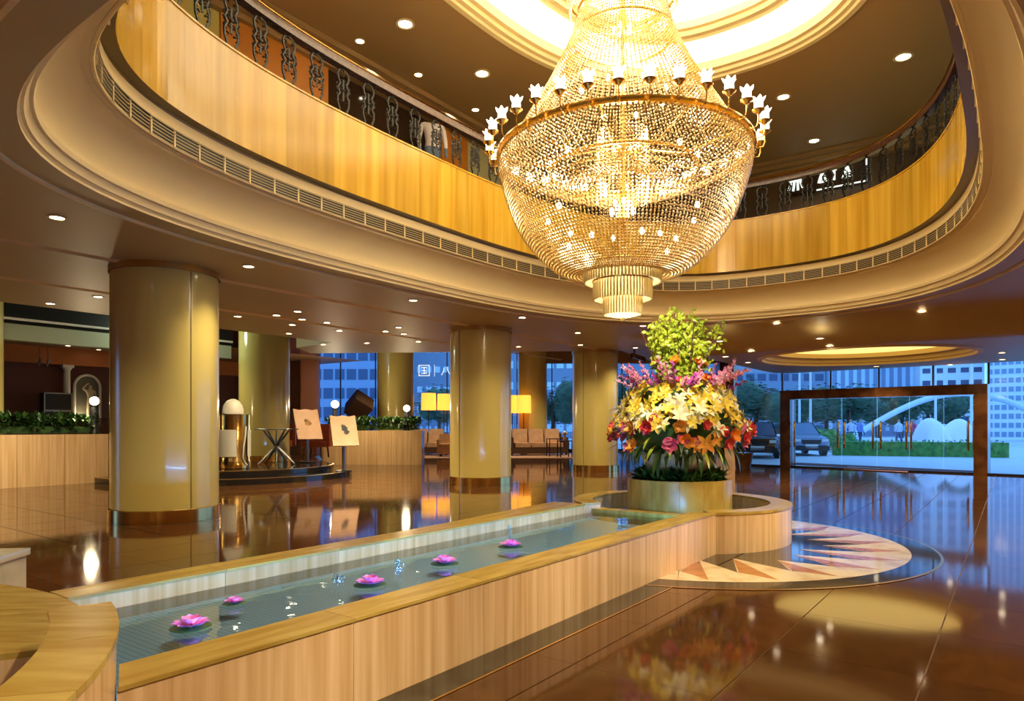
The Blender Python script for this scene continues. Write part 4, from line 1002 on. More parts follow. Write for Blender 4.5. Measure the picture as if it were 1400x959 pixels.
def menu_board(p, top, bw, bh, label, motif, roll, rz=0.0):
    t = thing('menu_board', label, 'sign', p, rz, 'menu boards by the cafe steps')
    part('base', MB().lathe([(0,0), (0.24,0), (0.24,0.02), (0.05,0.04), (0,0.04)], 20), M_black, t, 40)
    part('post', MB().tube([(0,0,0.03), (0,0,top-bh*0.45)], 0.055, 8), MATS['silver'], t)
    Mx = Matrix.Translation((0,-0.06,top-bh*0.42)) @ Matrix.Rotation(-0.47, 4, 'X')
    xs = [-bw/2+bw*i/8 for i in range(9)]; bd = MB()
    poly = [(-bw/2,-bh/2), (bw/2,-bh/2)] + [(x, bh/2+0.02*math.cos(i*PI/4*2)) for i, x in reversed(list(enumerate(xs)))]
    n = len(poly); bd.add([(x,-0.02,z) for x, z in poly]+[(x,0.02,z) for x, z in poly], [list(range(n)), [i+n for i in range(n)][::-1]]+[(i,(i+1)%n,(i+1)%n+n,i+n) for i in range(n)])
    o = part('board', bd, M_menu, t); o.location = (Mx.translation*K); o.rotation_euler = Mx.to_euler()
    for (x, z, r), mm in motif:
        link('motif', MB().add([(x+r*math.cos(2*PI*i/10)*(1+0.3*math.cos(3*i)), -0.026, z+r*1.2*math.sin(2*PI*i/10)) for i in range(10)], [list(range(10))]).mesh('motif', mm), o)
M_motif_o = mat('motif_orange', (0.55,0.22,0.02), 0.5); M_motif_b = mat('motif_black', (0.02,0.02,0.02), 0.5); M_motif_g = mat('motif_green', (0.10,0.10,0.04), 0.5)
menu_board(atd(420, 21.9, 0.342), 1.66, 0.80, 1.06, 'menu board on a post at the top of the steps, with an orange emblem', [((-0.01,0.06,0.10), M_motif_o), ((-0.06,0.12,0.05), M_motif_g), ((0.06,0.02,0.05), M_motif_g)], 0, 0.62)
menu_board(atd(470, 20.2, 0.172), 1.60, 0.76, 0.98, 'menu board on a post on the lower step, with a black emblem', [((0.0,0.08,0.09), M_motif_b), ((0.05,-0.04,0.08), M_motif_b), ((-0.04,0.16,0.04), M_motif_g)], 0, 0.50)
# tilted dark cube on a pedestal
cu = thing('cube_sculpture', 'dark brown cube sculpture balanced on one corner behind the hedge', 'sculpture', atd(491, 28.6))
part('pedestal', MB().box(-0.35,0.35,-0.35,0.35,0,1.66), M_black, cu)
part('cube', MB().obox((0,0,2.33), (0.86,0.86,0.86), (0.62,0.55,0.5)), mat('cube_brown', (0.035,0.012,0.008), 0.35), cu)

# ------------------------------------------------------------------ lounge
M_sofa = mat('sofa_dark', (0.07,0.035,0.022), 0.5); M_cushion = mat('sofa_cushion', (0.55,0.34,0.21), 0.7, c2=(0.46,0.27,0.16), scale=5); M_rug = mat('lounge_rug', (0.36,0.20,0.13), 0.9, c2=(0.28,0.15,0.09), scale=6)
m = MB(); m.prism([(-7,31.6), (4.6,31.6), (4.9,36.4), (-7,36.4)], 0, 0.02); single('lounge_rug', m, M_rug, 'large dusky pink rug under the lounge seats', 'rug', kind=None)
def rbox(x0,x1,y0,y1,z0,z1,b=0.04):
    me = MB(); me.prism([(x0+b,y0),(x1-b,y0),(x1,y0+b),(x1,y1-b),(x1-b,y1),(x0+b,y1),(x0,y1-b),(x0,y0+b)], z0, z1-b*0.6)
    me.prism([(x0+b,y0+b),(x1-b,y0+b),(x1-b,y1-b),(x0+b,y1-b)], z1-b*0.6, z1); return me
def sofa(p, rz, n, label, Wd=0.86):
    t = thing('lounge_sofa', label, 'sofa', p, rz, 'dark framed sofas in the lounge'); L = n*Wd+0.3
    part('frame', rbox(-L/2,L/2,-0.5,0.52,0.10,0.42), M_sofa, t); part('backrest', rbox(-L/2,L/2,0.34,0.52,0.42,1.12), M_sofa, t)
    for s in (-1,1): part('armrest', rbox(s*L/2-0.09,s*L/2+0.09,-0.5,0.52,0.10,0.92), M_sofa, t)
    for k in range(n):
        x = -L/2+0.15+Wd*k
        part('seat_cushion', rbox(x+0.02,x+Wd-0.02,-0.5,0.3,0.42,0.64), M_cushion, t)
        cb2 = rbox(-Wd/2+0.03,Wd/2-0.03,-0.11,0.11,0,0.72); o = part('back_cushion', cb2, M_cushion, t, loc=(x+Wd/2,0.22,0.62)); o.rotation_euler = (-0.14,0,0)
    for sx in (-1,1):
        for sy in (-0.4,0.42): part('leg', MB().box(sx*L/2-0.05,sx*L/2+0.05,sy-0.04,sy+0.04,0.0,0.10), M_black, t)
    return t
sofa((1.28, 34.9, 0.02), 0.25, 3, 'three seat sofa with beige cushions in front of the lounge column')
sofa((-4.35, 35.0, 0.02), 0.0, 2, 'two seat sofa with beige cushions under the pair of orange lamps')
ar = thing('lounge_armchair', 'beige block armchair beside the two seat sofa', 'chair', atd(611,33.4,0.02))
for nm, bx in (('seat', (-0.4,0.4,-0.4,0.4,0.12,0.62)), ('backrest', (-0.4,0.4,0.25,0.42,0.62,1.1)), ('armrest', (-0.45,-0.33,-0.4,0.42,0.12,0.85)), ('armrest', (0.33,0.45,-0.4,0.42,0.12,0.85))): part(nm, rbox(*bx), M_cushion, ar)
for sx in (-0.3,0.3):
    for sy in (-0.3,0.3): part('leg', MB().box(sx-0.03,sx+0.03,sy-0.03,sy+0.03,0,0.12), M_black, ar)
def side_table(p, label, s=0.36, h=0.75):
    t = thing('side_table', label, 'table', p, 0.2, 'metal framed lounge side tables')
    part('top', MB().box(-s,s,-s,s,h-0.04,h), M_darkwood, t)
    for sx in (-1,1):
        for sy in (-1,1): part('leg', MB().box(sx*(s-0.02)-0.02,sx*(s-0.02)+0.02,sy*(s-0.02)-0.02,sy*(s-0.02)+0.02,0,h-0.04), M_black, t)
side_table(atd(757,33.6,0.02), 'square metal side table at the arm of the three seat sofa', 0.3, 0.88)
T2 = atd(772,32.6,0.02); side_table(T2, 'square metal side table carrying the small white flower vase', 0.3, 0.80)
vs_ = thing('flower_vase', 'small white flower vase on the metal side table', 'vase', T2+Vector((0,0,0.8)))
part('vase', MB().lathe([(0,0), (0.06,0), (0.08,0.12), (0.04,0.24), (0.05,0.28)], 12), M_white, vs_, 60)
part('blooms', MB().ball((0,0,0.36), 0.09, 8, 6).ball((0.08,0,0.32), 0.06, 8, 6).ball((-0.07,0.02,0.31), 0.06, 8, 6), M_white, vs_, 60)
M_lampshade = emitmat('orange_lampshade', (1.0, 0.47, 0.06), 0.85)
def floor_lamp(px, d, y0, y1, hw, label):
    p = atd(px, d); z0, z1 = zat(y1, d), zat(y0, d); w_ = hw*d/F
    t = thing('floor_lamp', label, 'lamp', (p.x, p.y, 0.02), 0, 'orange drum floor lamps in the lounge')
    part('base', MB().lathe([(0,0), (0.2,0), (0.2,0.03), (0.03,0.06)], 16), M_black, t, 40); part('pole', MB().tube([(0,0,0.04), (0,0,z1-0.1)], 0.025, 6), M_black, t)
    part('lamp_shade', MB().lathe([(w_*1.02,z0-0.02), (w_*0.98,z1-0.02), (0.05,z1-0.03)], 28), M_lampshade, t, 40)
floor_lamp(586, 36.2, 538, 561, 10, 'orange lit floor lamp beside the window lettering')
floor_lamp(607, 36.2, 539, 561, 9, 'orange lit floor lamp half beside the brass collared column')
floor_lamp(700.5, 36.6, 541, 565, 9, 'orange lit floor lamp peeping past the brass collared column')
floor_lamp(716, 35.9, 541, 565, 10, 'orange lit floor lamp in front of the lounge column')
# window wall of the lounge
WY = 41.0
win = struct('window_1', MB().box(-12.5,13.5,WY-0.05,WY+0.15,0,0.12), M_black, label='tall glazed wall of the lounge')
xs = [-12.4, -10.3, -8.2, -6.1, -3.9, -1.8, 0.3, 2.4, 4.5, 6.6, 8.7, 10.8, 13.0]
for a, b in zip(xs, xs[1:]):
    part('pane', MB().box(a+0.03,b-0.03,WY,WY+0.02,0.12,6.3), M_glass, win); part('mullion', MB().box(b-0.03,b+0.03,WY-0.05,WY+0.08,0.12,6.3), mat('mullion_blue', (0.10,0.13,0.18), 0.4) if 'mullion_blue' not in MATS else MATS['mullion_blue'], win)
M_timber = mat('honey_timber', (0.50,0.27,0.09), 0.4, c2=(0.42,0.21,0.06), scale=3, stretch=(6,6,0.5))
struct('trim_23', MB().box(1.55,13.5,WY-0.4,WY-0.1,zat(497,WY-0.4),6.3), M_timber)
struct('wall_lounge_side', MB().add([(8.60,27.0,0), (13.5,WY,0), (13.5,WY,6.3), (8.60,27.0,6.3)], [(0,1,2,3)]), M_timber)
# lettering on the lounge glass
M_letter = mat('white_lettering', (0.85,0.9,0.95), 0.5, emit=(0.8,0.9,1.0), strength=0.5)
lg = thing('window_lettering', 'white characters lettered on the lounge window', 'lettering', atd(594, WY-0.08, zat(507, WY)))
def stroke(m, x0, z0, x1, z1, w_=0.06):
    d = Vector((x1-x0,0,z1-z0)); n = Vector((-d.z,0,d.x)).normalized()*w_/2; a, b = Vector((x0,0,z0)), Vector((x1,0,z1)); return m.add([a-n,b-n,b+n,a+n], [(0,1,2,3)])
g = MB(); S = 0.62; ox = -0.62
for a in ((0,0,0,1), (0,1,1,1), (1,1,1,0), (0,0,1,0), (.22,.78,.78,.78), (.26,.5,.74,.5), (.2,.22,.8,.22), (.5,.78,.5,.22), (.62,.38,.72,.3)): stroke(g, ox-0.31+a[0]*S, -0.31+a[1]*S, ox-0.31+a[2]*S, -0.31+a[3]*S)
part('character', g, M_letter, lg)
g = MB(); stroke(g, 0.0,-0.36,0.0,0.36,0.035); part('divider', g, M_letter, lg)
g = MB(); ox = 0.68
for a in ((.32,.75,.3,.45), (.3,.45,.08,.05), (.62,.85,.68,.5), (.68,.5,.95,.08)): stroke(g, ox-0.31+a[0]*S, -0.31+a[1]*S, ox-0.31+a[2]*S, -0.31+a[3]*S)
part('character', g, M_letter, lg)

# ------------------------------------------------------------------ entrance: pier, glass front, portal and doors
M_brownmarble = mat('brown_marble', (0.10,0.035,0.012), 0.12, c2=(0.22,0.085,0.03), scale=3, detail=10, rnd=0.1, lo=0.4, hi=0.7)
m = MB(); m.box(8.02,8.56,26.35,26.9,0,CEIL); struct('wall_entrance_pier', m, M_brownmarble)
fg = struct('window_2', MB().prism([(p.x,p.y) for p in (FAC0-FN*0.06, FAC1-FN*0.06, FAC1+FN*0.06, FAC0+FN*0.06)], 0, 0.05), M_black, label='full height glass front of the entrance')
PH = 2.80
mp = [1004, 1070, 1136, 1202, 1276, 1352, 1440, 1560, 1700]
for a, b in zip(mp, mp[1:]):
    A, B = facpx(a), facpx(b); A2, B2 = A+FDIR*0.02, B-FDIR*0.02; zb = PH if 1060 < a < 1340 else 0.05
    part('pane', MB().prism([(p.x,p.y) for p in (A2-FN*0.01,B2-FN*0.01,B2+FN*0.01,A2+FN*0.01)], zb, CEIL2+0.1), M_glass, fg)
    part('mullion', MB().prism([(p.x,p.y) for p in (B-FDIR*0.025-FN*0.05,B+FDIR*0.025-FN*0.05,B+FDIR*0.025+FN*0.05,B-FDIR*0.025+FN*0.05)], PH if 1060 < b < 1360 else 0.05, CEIL2+0.1), M_black, fg)
P0, P1 = facpx(1070), facpx(1352); PD = (P1-P0).normalized(); PN = Vector((-PD.y, PD.x, 0))   # PN points outdoors
pt = thing('entrance_portal', 'heavy brown marble portal frame round the glass entrance doors', 'portal', P0)
def pbox(s0, s1, n0, n1, z0, z1): return MB().prism([((P0+PD*s+PN*n).x, (P0+PD*s+PN*n).y) for s, n in ((s0,n0),(s1,n0),(s1,n1),(s0,n1))], z0, z1)
PLn = (P1-P0).length
part('post', pbox(0,0.36,-0.25,0.3,0,PH-0.32), M_brownmarble, pt, origin=True); part('post', pbox(PLn-0.36,PLn,-0.25,0.3,0,PH-0.32), M_brownmarble, pt, origin=True)
for k in range(4):
    a, b = PLn*k/4, PLn*(k+1)/4; part('lintel_block', pbox(a+0.003,b-0.003,-0.25,0.3,PH-0.32,PH), M_brownmarble, pt, origin=True)
def spx(px): t = (px-CX)/F; o = P0; s = (o.x - t*o.y)/(t*PD.y - PD.x); return s
edges = [0.37, spx(1150.5), spx(1199), spx(1243), spx(1290), PLn-0.37]
for k in range(5):
    a, b = edges[k], edges[k+1]
    d = thing('door_%d' % (k+1), '', '', P0+PD*a); del_ = d.pop('label', None); d['kind'] = 'structure'
    d['label'] = 'frameless glass entrance door leaf'
    part('pane', pbox(a+0.012,b-0.012,-0.01,0.01,0.03,PH-0.33), M_glass, d, origin=True)
    part('rail', pbox(a+0.012,b-0.012,-0.02,0.02,0.01,0.05), M_brass_dull, d, origin=True)
for k, px in enumerate((1080.5, 1087, 1146.5, 1155, 1194.5, 1205, 1240, 1246.5, 1324, 1332)):
    s = spx(px); j = max(0, sum(1 for e in edges[1:5] if s > e)); dd = bpy.data.objects['door_%d' % (j+1)]
    c = P0+PD*s
    part('pull_handle', MB().tube([c-PN*0.02+Vector((0,0,0.74)), c-PN*0.08+Vector((0,0,0.9)), c-PN*0.08+Vector((0,0,1.5)), c-PN*0.02+Vector((0,0,1.66))], 0.035, 8), M_brass, dd, 60, origin=True)
def floor_quad(pts, z, th=0.012): return MB().prism([(at(px,py).x, at(px,py).y) for px, py in pts], 0.0, th)
single('threshold_carpet', floor_quad(((1086,633.0),(1086,636.0),(1334,648.5),(1334,644.5)), 0), mat('dark_red_carpet', (0.10,0.012,0.012), 0.9), 'dark red carpet strip across the entrance', 'carpet')
mt = single('door_mat', floor_quad(((1160,638.8),(1152,642.2),(1240,647.2),(1243,643.9)), 0), mat('copper_mat', (0.30,0.12,0.06), 0.7), 'copper brown mat in front of the entrance doors', 'mat'); mt.location.z = 0.013*K
# palm beside the pier
pl = thing('potted_palm', 'green potted palm beside the brown entrance pier', 'plant', (8.30, 24.5, 0))
part('pot', MB().lathe([(0,0), (0.25,0), (0.34,0.5), (0.36,0.55), (0.30,0.55), (0,0.5)], 20), M_brownmarble, pl, 40)
part('stem', MB().tube([(0,0,0.5), (0.02,0,1.1), (0,0.02,1.6)], 0.03, 6), M_darkwood, pl)
fr_ = petal(0.9, 0.10, -0.30, -0.3, 7).mesh('frond', M_leaf, 60)
for k in range(16): o = link('frond', fr_, pl, (0,0,1.1+0.5*((k*0.618) % 1)), (0, -0.3-0.9*((k*0.377) % 1), k*2.4))
sc_ = thing('security_camera', 'small dark camera on a bracket under the ceiling edge', 'camera', (4.05,22.6,CEIL), 0.4)
part('bracket', MB().tube([(0,0,0), (0,0,-0.2), (-0.12,0,-0.3)], 0.03, 6), M_darkwood, sc_); part('body', MB().obox((0.1,-0.05,-0.25), (0.5,0.14,0.14), (0,0.25,0)), M_darkwood, sc_); part('lens', MB().tube([(0.33,-0.05,-0.31), (0.4,-0.05,-0.33)], 0.05, 8), M_black, sc_)
# ------------------------------------------------------------------ upstairs: visitor, plant, lit sign
q = atd(591, 14.35)
J, Ed = figure(2.0); J.pop('head'); J.pop('crown'); Ed = [e for e in Ed if 'head' not in e and 'crown' not in e]
mn = thing('display_mannequin', 'headless mannequin in a pale pink top and blue grey trousers behind the balcony railing', 'mannequin', (q.x, q.y, 5.76), 0.3)
part('plinth', MB().box(-0.32,0.32,-0.25,0.25,0,0.45), M_upwall, mn)
link('figure', skin_mesh('figure', J, Ed, clothed('mannequin_clothes', (0.80,0.70,0.68), (0.16,0.22,0.30))), mn, (0,0,0.45))
bp_ = thing('balcony_plant', 'broad leaved green plant in a pot behind the balcony railing', 'plant', atd(374, 11.25, 6.0))
part('pot', MB().lathe([(0,0), (0.16,0), (0.2,0.4), (0.17,0.4), (0,0.38)], 16), M_darkwood, bp_, 40)
for k in range(7): o = link('leaf', petal(0.46, 0.10, -0.06, 0.3, 5).mesh('leaf', M_leaf, 60), bp_, (0,0,0.4), (0, -0.7-0.3*(k % 2), k*0.95))
t_ = 0.4587; sy = 19.0/(UX*t_+UY)-0.15
sg = thing('lit_sign', 'small framed sign with pale glowing letters on the upper end wall', 'sign', atd(1128, sy, zat(243, sy)), URZ-PI/2)
M_sig = mat('sign_glow', (0.75,0.8,0.75), 0.5, emit=(0.8,0.9,0.85), strength=0.7)
part('backing', MB().box(-0.95,0.95,0.0,0.04,-0.28,0.28), M_upglass, sg)
for x0,x1,z0,z1 in ((-0.2,0.97,0.27,0.30), (-0.2,0.97,-0.30,-0.27), (0.94,0.97,-0.30,0.30)): part('frame', MB().box(x0,x1,-0.03,0.0,z0,z1), M_sig, sg)
def glyph(strokes, ox):
    g = MB()
    for x0,z0,x1,z1 in strokes: stroke(g, ox+x0, z0, ox+x1, z1, 0.06)
    g.v = [Vector((p.x, -0.03, p.z)) for p in g.v]; part('character', g, M_sig, sg)
glyph([(-.18,.16,.18,.2), (-.16,.06,.16,.08), (-.1,.02,-.18,-.2), (-.02,.04,-.05,-.2), (.06,.04,.07,-.2), (.12,.04,.2,-.18), (0,.22,0,.04)], -0.72)
glyph([(0,.17,-.09,-.12), (0,.17,.09,-.12), (-.06,-.02,.06,-.02), (-.06,-.1,.06,-.1)], -0.06)
glyph([(0,.16,0,-.12), (-.06,.15,.06,.15)], 0.22)
glyph([(0,.17,-.1,-.12), (0,.17,.1,-.12), (-.06,-.02,.06,-.02), (-.08,-.1,.08,-.1)], 0.52)

# ------------------------------------------------------------------ recessed downlights
M_lens = emitmat('lit_lens', (1.0,0.86,0.62), 12.0)
ring_me = MB().lathe([(0.075,0.0), (0.105,0.0), (0.11,-0.012), (0.08,-0.014), (0.075,0.0)], 20).mesh('trim_ring', M_plaster, 60)
lens_me = MB().lathe([(0.078,-0.004), (0,-0.004)], 18).mesh('lens', M_lens)
def downlight(p, label, group, s=1.0):
    t = thing('downlight', label, 'downlight', p, 0, group); t.scale = (s,)*3
    link('trim_ring', ring_me, t); link('lens', lens_me, t)
LOW = [(78,297),(340,364),(134,405.5),(69,415),(325,432.5),(565,410.5),(407,425.7),(378,431),(413,436.5),(447,441),(399.6,444),(395,456),(464,452),(442,471),(527,453),(545,447.6),(552,456.6),(572,467),(501.6,469),(714,434),(790,455),(793.6,471.6),(709,474),(879,445.5),(868.6,475.5),(984,466.5),(1027.6,480.6),(992,487.5),(1022.5,495.6),(1062.5,443),(1121,462.6),(1135,474),(1260.5,427),(1283,459),(1276,476),(1370,482),(1370.6,491.4),(1099,499.5),(1198,501),(1298.6,498.6)]
def in_poly(x, y, P):
    c = False
    for i in range(len(P)):
        (x0,y0),(x1,y1) = P[i-1], P[i]
        if (y0 > y) != (y1 > y) and x < (x1-x0)*(y-y0)/(y1-y0)+x0: c = not c
    return c
lows = []
for px, py in LOW:
    p = at(px, py, CEIL)
    for _ in range(30): p = at(px, py, 0.5*p.z+0.5*zceil(p.x, p.y))
    if not (in_poly(p.x, p.y, outer) or in_poly(p.x, p.y, zone)) or (Vector((p.x,p.y,0))-RC).length < RR+0.2: print('skip light', px, py, p); continue
    downlight(p, 'unseen added downlight in the flat lobby ceiling', 'recessed lobby downlights'); lows.append(p)
for px, py in ((27.7,442),(69,437.7),(114,434)):
    d = F*(5.4-E)/(HZ-py); downlight(atd(px, d, 5.4), 'small recessed downlight in the high black cafe ceiling', 'cafe ceiling downlights')
for px, py in ((93,472.7),(135,478),(404,483)):
    d = F*(4.28-E)/(HZ-py); p = atd(px, d, 4.28)
    if px < 300: downlight(p, 'small recessed downlight in the brown cafe back ceiling', 'cafe back downlights')
for px, py, s in ((554,32,1.5),(659,100,1.5),(572,102,0.9),(492,56,0.9),(650,150,0.9),(1235,77,1.6),(1071,132,1.4),(1113,192,1.4)):
    downlight(at(px, py, UPZ), ('large' if s > 1.2 else 'small')+' round recessed downlight in the brown upper ceiling', ('large' if s > 1.2 else 'small')+' upper ceiling downlights', s)
# their light, for the lamps that matter
for k, p in enumerate(lows):
    spot_light('downlight_or_fill_beam', (p.x, p.y, p.z-0.03), 130, angle=118, blend=1.0)
# unseen rows of the same lamps, added behind and beside the viewpoint as fill
for u in (-10, -6.5, -3, 0.5):
    for v in (-6, -2.5, 1.5, 5.5, 9.5, 13.5):
        p = W(u, v, CEIL)
        if u > -2 and 0 < v < 9: continue
        downlight(p, 'unseen added downlight in the flat lobby ceiling', 'recessed lobby downlights'); spot_light('downlight_or_fill_beam', (p.x, p.y, CEIL-0.03), 260, angle=130, blend=1.0)
for u in (4, 8, 12, 16, 20):
    for v in (-2.2, -5.5):
        p = W(u, v, CEIL); p.z = zceil(p.x, p.y); downlight(p, 'unseen added downlight in the flat lobby ceiling', 'recessed lobby downlights'); spot_light('downlight_or_fill_beam', (p.x, p.y, p.z-0.03), 280, angle=140, blend=1.0)
# spot that picks out the flowers
spot_light('flower_spot', (FC.x-0.6, FC.y-3.2, 4.75), 420, (1.0,0.88,0.66), angle=34, blend=0.7, tilt=(0.86, -0.1))
# unseen spots added to brighten the fountain's side; no fittings hang there
for u in (1.5, 3.5, 5.5, 7.5, 9.5): aimed_spot('fountain_fill', W(u, -0.9, 3.98), W(u, 2.8, 0.25), 260, (1.0, 0.82, 0.56), 46)
aimed_spot('planter_fill', (-5.4, 23.5, 3.98), (-5.4, 26.4, 0.7), 260, WARM, 62)  # unseen spots added to brighten the planter fronts
aimed_spot('planter_fill', W(4.2, 16.2, 3.98), W(4.6, 19.5, 0.6), 260, WARM, 66)
aimed_spot('planter_fill', W(6.6, 16.2, 3.98), W(6.6, 19.5, 0.6), 220, WARM, 66)
aimed_spot('stand_fill', (-6.6, 17.2, 3.98), (-7.7, 19.0, 1.1), 140, WARM, 40)  # unseen spot added to brighten the brass stand
# cafe and lounge lamps
for p in ((-10.5,21.0,5.2), (-14,20.0,5.2)): spot_light('cafe_beam', p, 220, angle=110)
for p in ((-3.5,33,6.1), (1.5,33,6.1), (5.5,35,6.1), (-9.8,26,6.1)): spot_light('lounge_beam', p, 550, angle=110, blend=1.0)
point_light('cafe_strip', W(6, 21.4, 4.5), 60, (0.85,1.0,0.75), 0.2)
point_light('cafe_strip', W(11, 21.0, 4.6), 60, (0.85,1.0,0.75), 0.2)

# ------------------------------------------------------------------ outdoors
M_pave = mat('pale_paving', (0.55,0.60,0.62), 0.5, c2=(0.48,0.53,0.56), scale=2)
pv = MB().add([(FAC0.x,FAC0.y,0.001), (FAC1.x,FAC1.y,0.001), (60,-10,0.001), (160,20,0.001), (160,160,0.001), (-80,160,0.001), (-80,42,0.001), (13.6,42,0.001), (8.7,27.1,0.001)], [(0,1,2,3,4,5,6,7,8)])
struct('ground', pv, M_pave, label='pale paved street outside the lobby')
M_hedge = mat('hedge_green', (0.04,0.16,0.03), 0.6, c2=(0.10,0.34,0.05), scale=5)
def hedge(a, b, h, label, seed):
    d = (b-a); L = d.length; m = leaf_box(MB(), 0, L, -0.5, 0.5, 0.05, h, int(L*90), 0.16, seed); m.box(0,L,-0.45,0.45,0,h*0.93)
    single('hedge', m, M_hedge, label, 'hedge', loc=a+Vector((0,0,-0.03)), rot=(0,0,math.atan2(d.y,d.x)), kind='stuff')
hedge(atd(1138,35.5), atd(1376,32.6), 0.80, 'low clipped hedge outside the entrance doors', 31)
# white folded-ribbon sculpture
wsc = atd(1291, 38.0); m = MB(); NX, NY = 48, 14; vs = []; fs = []
def hump(x, c, wo, wi, h):
    t = (x-c)/(wo if x*c > c*c else wi); return h*math.sqrt(max(0.0, 1-t*t))
for i in range(NX+1):
    x = -1.5+3.0*i/NX; h = max(hump(x,-0.85,0.655,0.95,1.98), hump(x,0.85,0.655,0.95,1.94), 0.002)
    for j in range(NY+1):
        a = PI*j/NY; y = -0.62*math.cos(a); vs.append((x-0.25*y, y, h*max(0.0, math.sin(a))**0.45-0.03))
for i in range(NX):
    for j in range(NY): k = i*(NY+1)+j; fs.append((k, k+NY+1, k+NY+2, k+1))
m.add(vs, fs)
single('arched_sculpture', m, mat('white_sculpture', (0.90,0.86,0.88), 0.35), 'white sculpture of two smooth rounded arches behind the hedge', 'sculpture', 60, loc=(wsc.x, wsc.y, 0))
# cars
def car(p, rz, body, label, s=1.0):
    t = thing('parked_car', label, 'car', p, rz); t.scale = (s,)*3; mb_ = mat(label[:14].replace(' ','_')+'_paint', body, 0.2, coat=0.5)
    sec = [(-2.3,0.55,0.62,0.80), (-2.2,0.35,0.95,0.90), (-1.0,0.30,1.10,0.94), (0.4,0.30,1.12,0.95), (2.1,0.35,1.08,0.92), (2.3,0.5,0.9,0.84)]
    m = MB(); vs = []; fs = []
    for x, z0, z1, hw in sec: vs += [(x,-hw,z0), (x,-hw,z1-0.12), (x,-hw+0.12,z1), (x,hw-0.12,z1), (x,hw,z1-0.12), (x,hw,z0)]
    for i in range(len(sec)-1):
        for j in range(6): l = (j+1) % 6; fs.append((i*6+j, i*6+l, (i+1)*6+l, (i+1)*6+j))
    fs += [list(range(6)), [30+j for j in range(6)][::-1]]; m.add(vs, fs); part('body', m, mb_, t, 40)
    c = MB(); top = [(-0.2,0.70), (1.9,0.68)]
    c.add([(-1.05,-0.85,1.08), (-1.05,0.85,1.08), (2.2,0.85,1.06), (2.2,-0.85,1.06), (-0.25,-0.68,1.72), (-0.25,0.68,1.72), (1.9,0.68,1.70), (1.9,-0.68,1.70)], [(4,5,6,7), (0,4,7,3), (1,2,6,5), (2,3,7,6)]); part('cabin', c, mb_, t)
    part('windscreen', MB().add([(-1.02,-0.80,1.10), (-1.02,0.80,1.10), (-0.27,0.64,1.70), (-0.27,-0.64,1.70)], [(0,1,2,3)]), mat('windscreen', (0.10,0.17,0.26), 0.05) if 'windscreen' not in MATS else MATS['windscreen'], t)
    for s_ in (-1,1): part('side_window', MB().add([(-0.85,s_*0.845,1.13), (2.0,s_*0.845,1.12), (1.8,s_*0.705,1.62), (-0.2,s_*0.705,1.64)], [(0,1,2,3)]), MATS['windscreen'], t)
    for x in (-1.45,1.45):
        for s_ in (-1,1):
            wl = part('wheel', MB().tube([(x,s_*0.72,0.36), (x,s_*0.95,0.36)], 0.36, 18), M_black, t, 40); part('hub', MB().tube([(x,s_*0.95,0.36), (x,s_*0.965,0.36)], 0.2, 12), MATS['silver'], wl)
    for s_ in (-1,1): part('headlight', MB().obox((-2.24,s_*0.66,0.82), (0.08,0.30,0.14)), M_white, t)
    part('grille', MB().obox((-2.27,0,0.74), (0.08,0.9,0.20)), M_black, t); part('number_plate', MB().obox((-2.33,0,0.52), (0.04,0.6,0.2)), M_white, t); part('bumper', MB().obox((-2.28,0,0.42), (0.14,1.7,0.22)), M_black, t)
    return t
car(atd(1090, 36.4, -0.03), math.radians(84), (0.16,0.22,0.32), 'blue grey car parked facing the entrance beside shrubs', 1.0)
car(atd(1036, 33.5, -0.03), math.radians(70), (0.012,0.012,0.012), 'black car parked behind the portal post', 1.0)
# trees and shrubs
def crown_mesh(rad, h, n, L, seed, m_):
    r = random.Random(seed); m = MB(); lobes = [(Vector((r.uniform(-.6,.6)*rad, r.uniform(-.6,.6)*rad, r.uniform(-.3,.4)*h)), r.uniform(.45,.7)) for _ in range(8)]
    for k in range(n):
        c, s = lobes[k % 8]; d = Vector((r.gauss(0,1), r.gauss(0,1), r.gauss(0,1))).normalized()*r.random()**0.33
        p = c+Vector((d.x*rad*s, d.y*rad*s, d.z*h*s))
        m.join(petal(L, L*0.35, 0, 0.3, 1), Matrix.Translation(p) @ aim(r.uniform(0,6.28), r.uniform(-1,1)).to_matrix().to_4x4())
    for c, s in lobes: m.ball(c, min(rad,h)*s*0.72, 8, 6)
    return m.mesh('crown', m_, 60)
M_tree = mat('dusk_tree', (0.02,0.055,0.03), 0.6, c2=(0.05,0.12,0.05), scale=4)
cm = [crown_mesh(2.6, 2.2, 900, 0.5, 40+k, M_tree) for k in range(3)]
trunk_me = MB().tube([(0,0,0), (0.1,0,2.0), (0,0.1,3.6)], [0.22,0.16,0.12], 8).mesh('trunk', M_darkwood, 60)
def tree(p, label, k, s=1.0, zc=3.4):
    t = thing('street_tree', label, 'tree', p, k*1.3, 'trees outside'); t.scale = (s,)*3
    link('trunk', trunk_me, t); link('crown', cm[k % 3], t, (0,0,zc))
TL = 'dark leafy street tree seen through the entrance glass'
for k, (px, d, s) in enumerate(((1072,62,0.95),(1130,66,1.1),(1162,55,0.9),(1200,70,1.1),(1232,60,0.95),(1268,72,1.1),(1305,63,0.95),(1035,50,1.0),(1000,66,1.1))): tree(atd(px, d, -0.03), TL, k, s)
for k, (px, d, s) in enumerate(((755,55,1.0),(785,68,1.1),(860,56,1.1),(905,68,1.2),(600,70,1.1))): tree(atd(px, d, -0.03), 'dark leafy street tree seen through the lounge glass', k, s)
shr = crown_mesh(0.9, 0.8, 500, 0.26, 60, M_hedge)
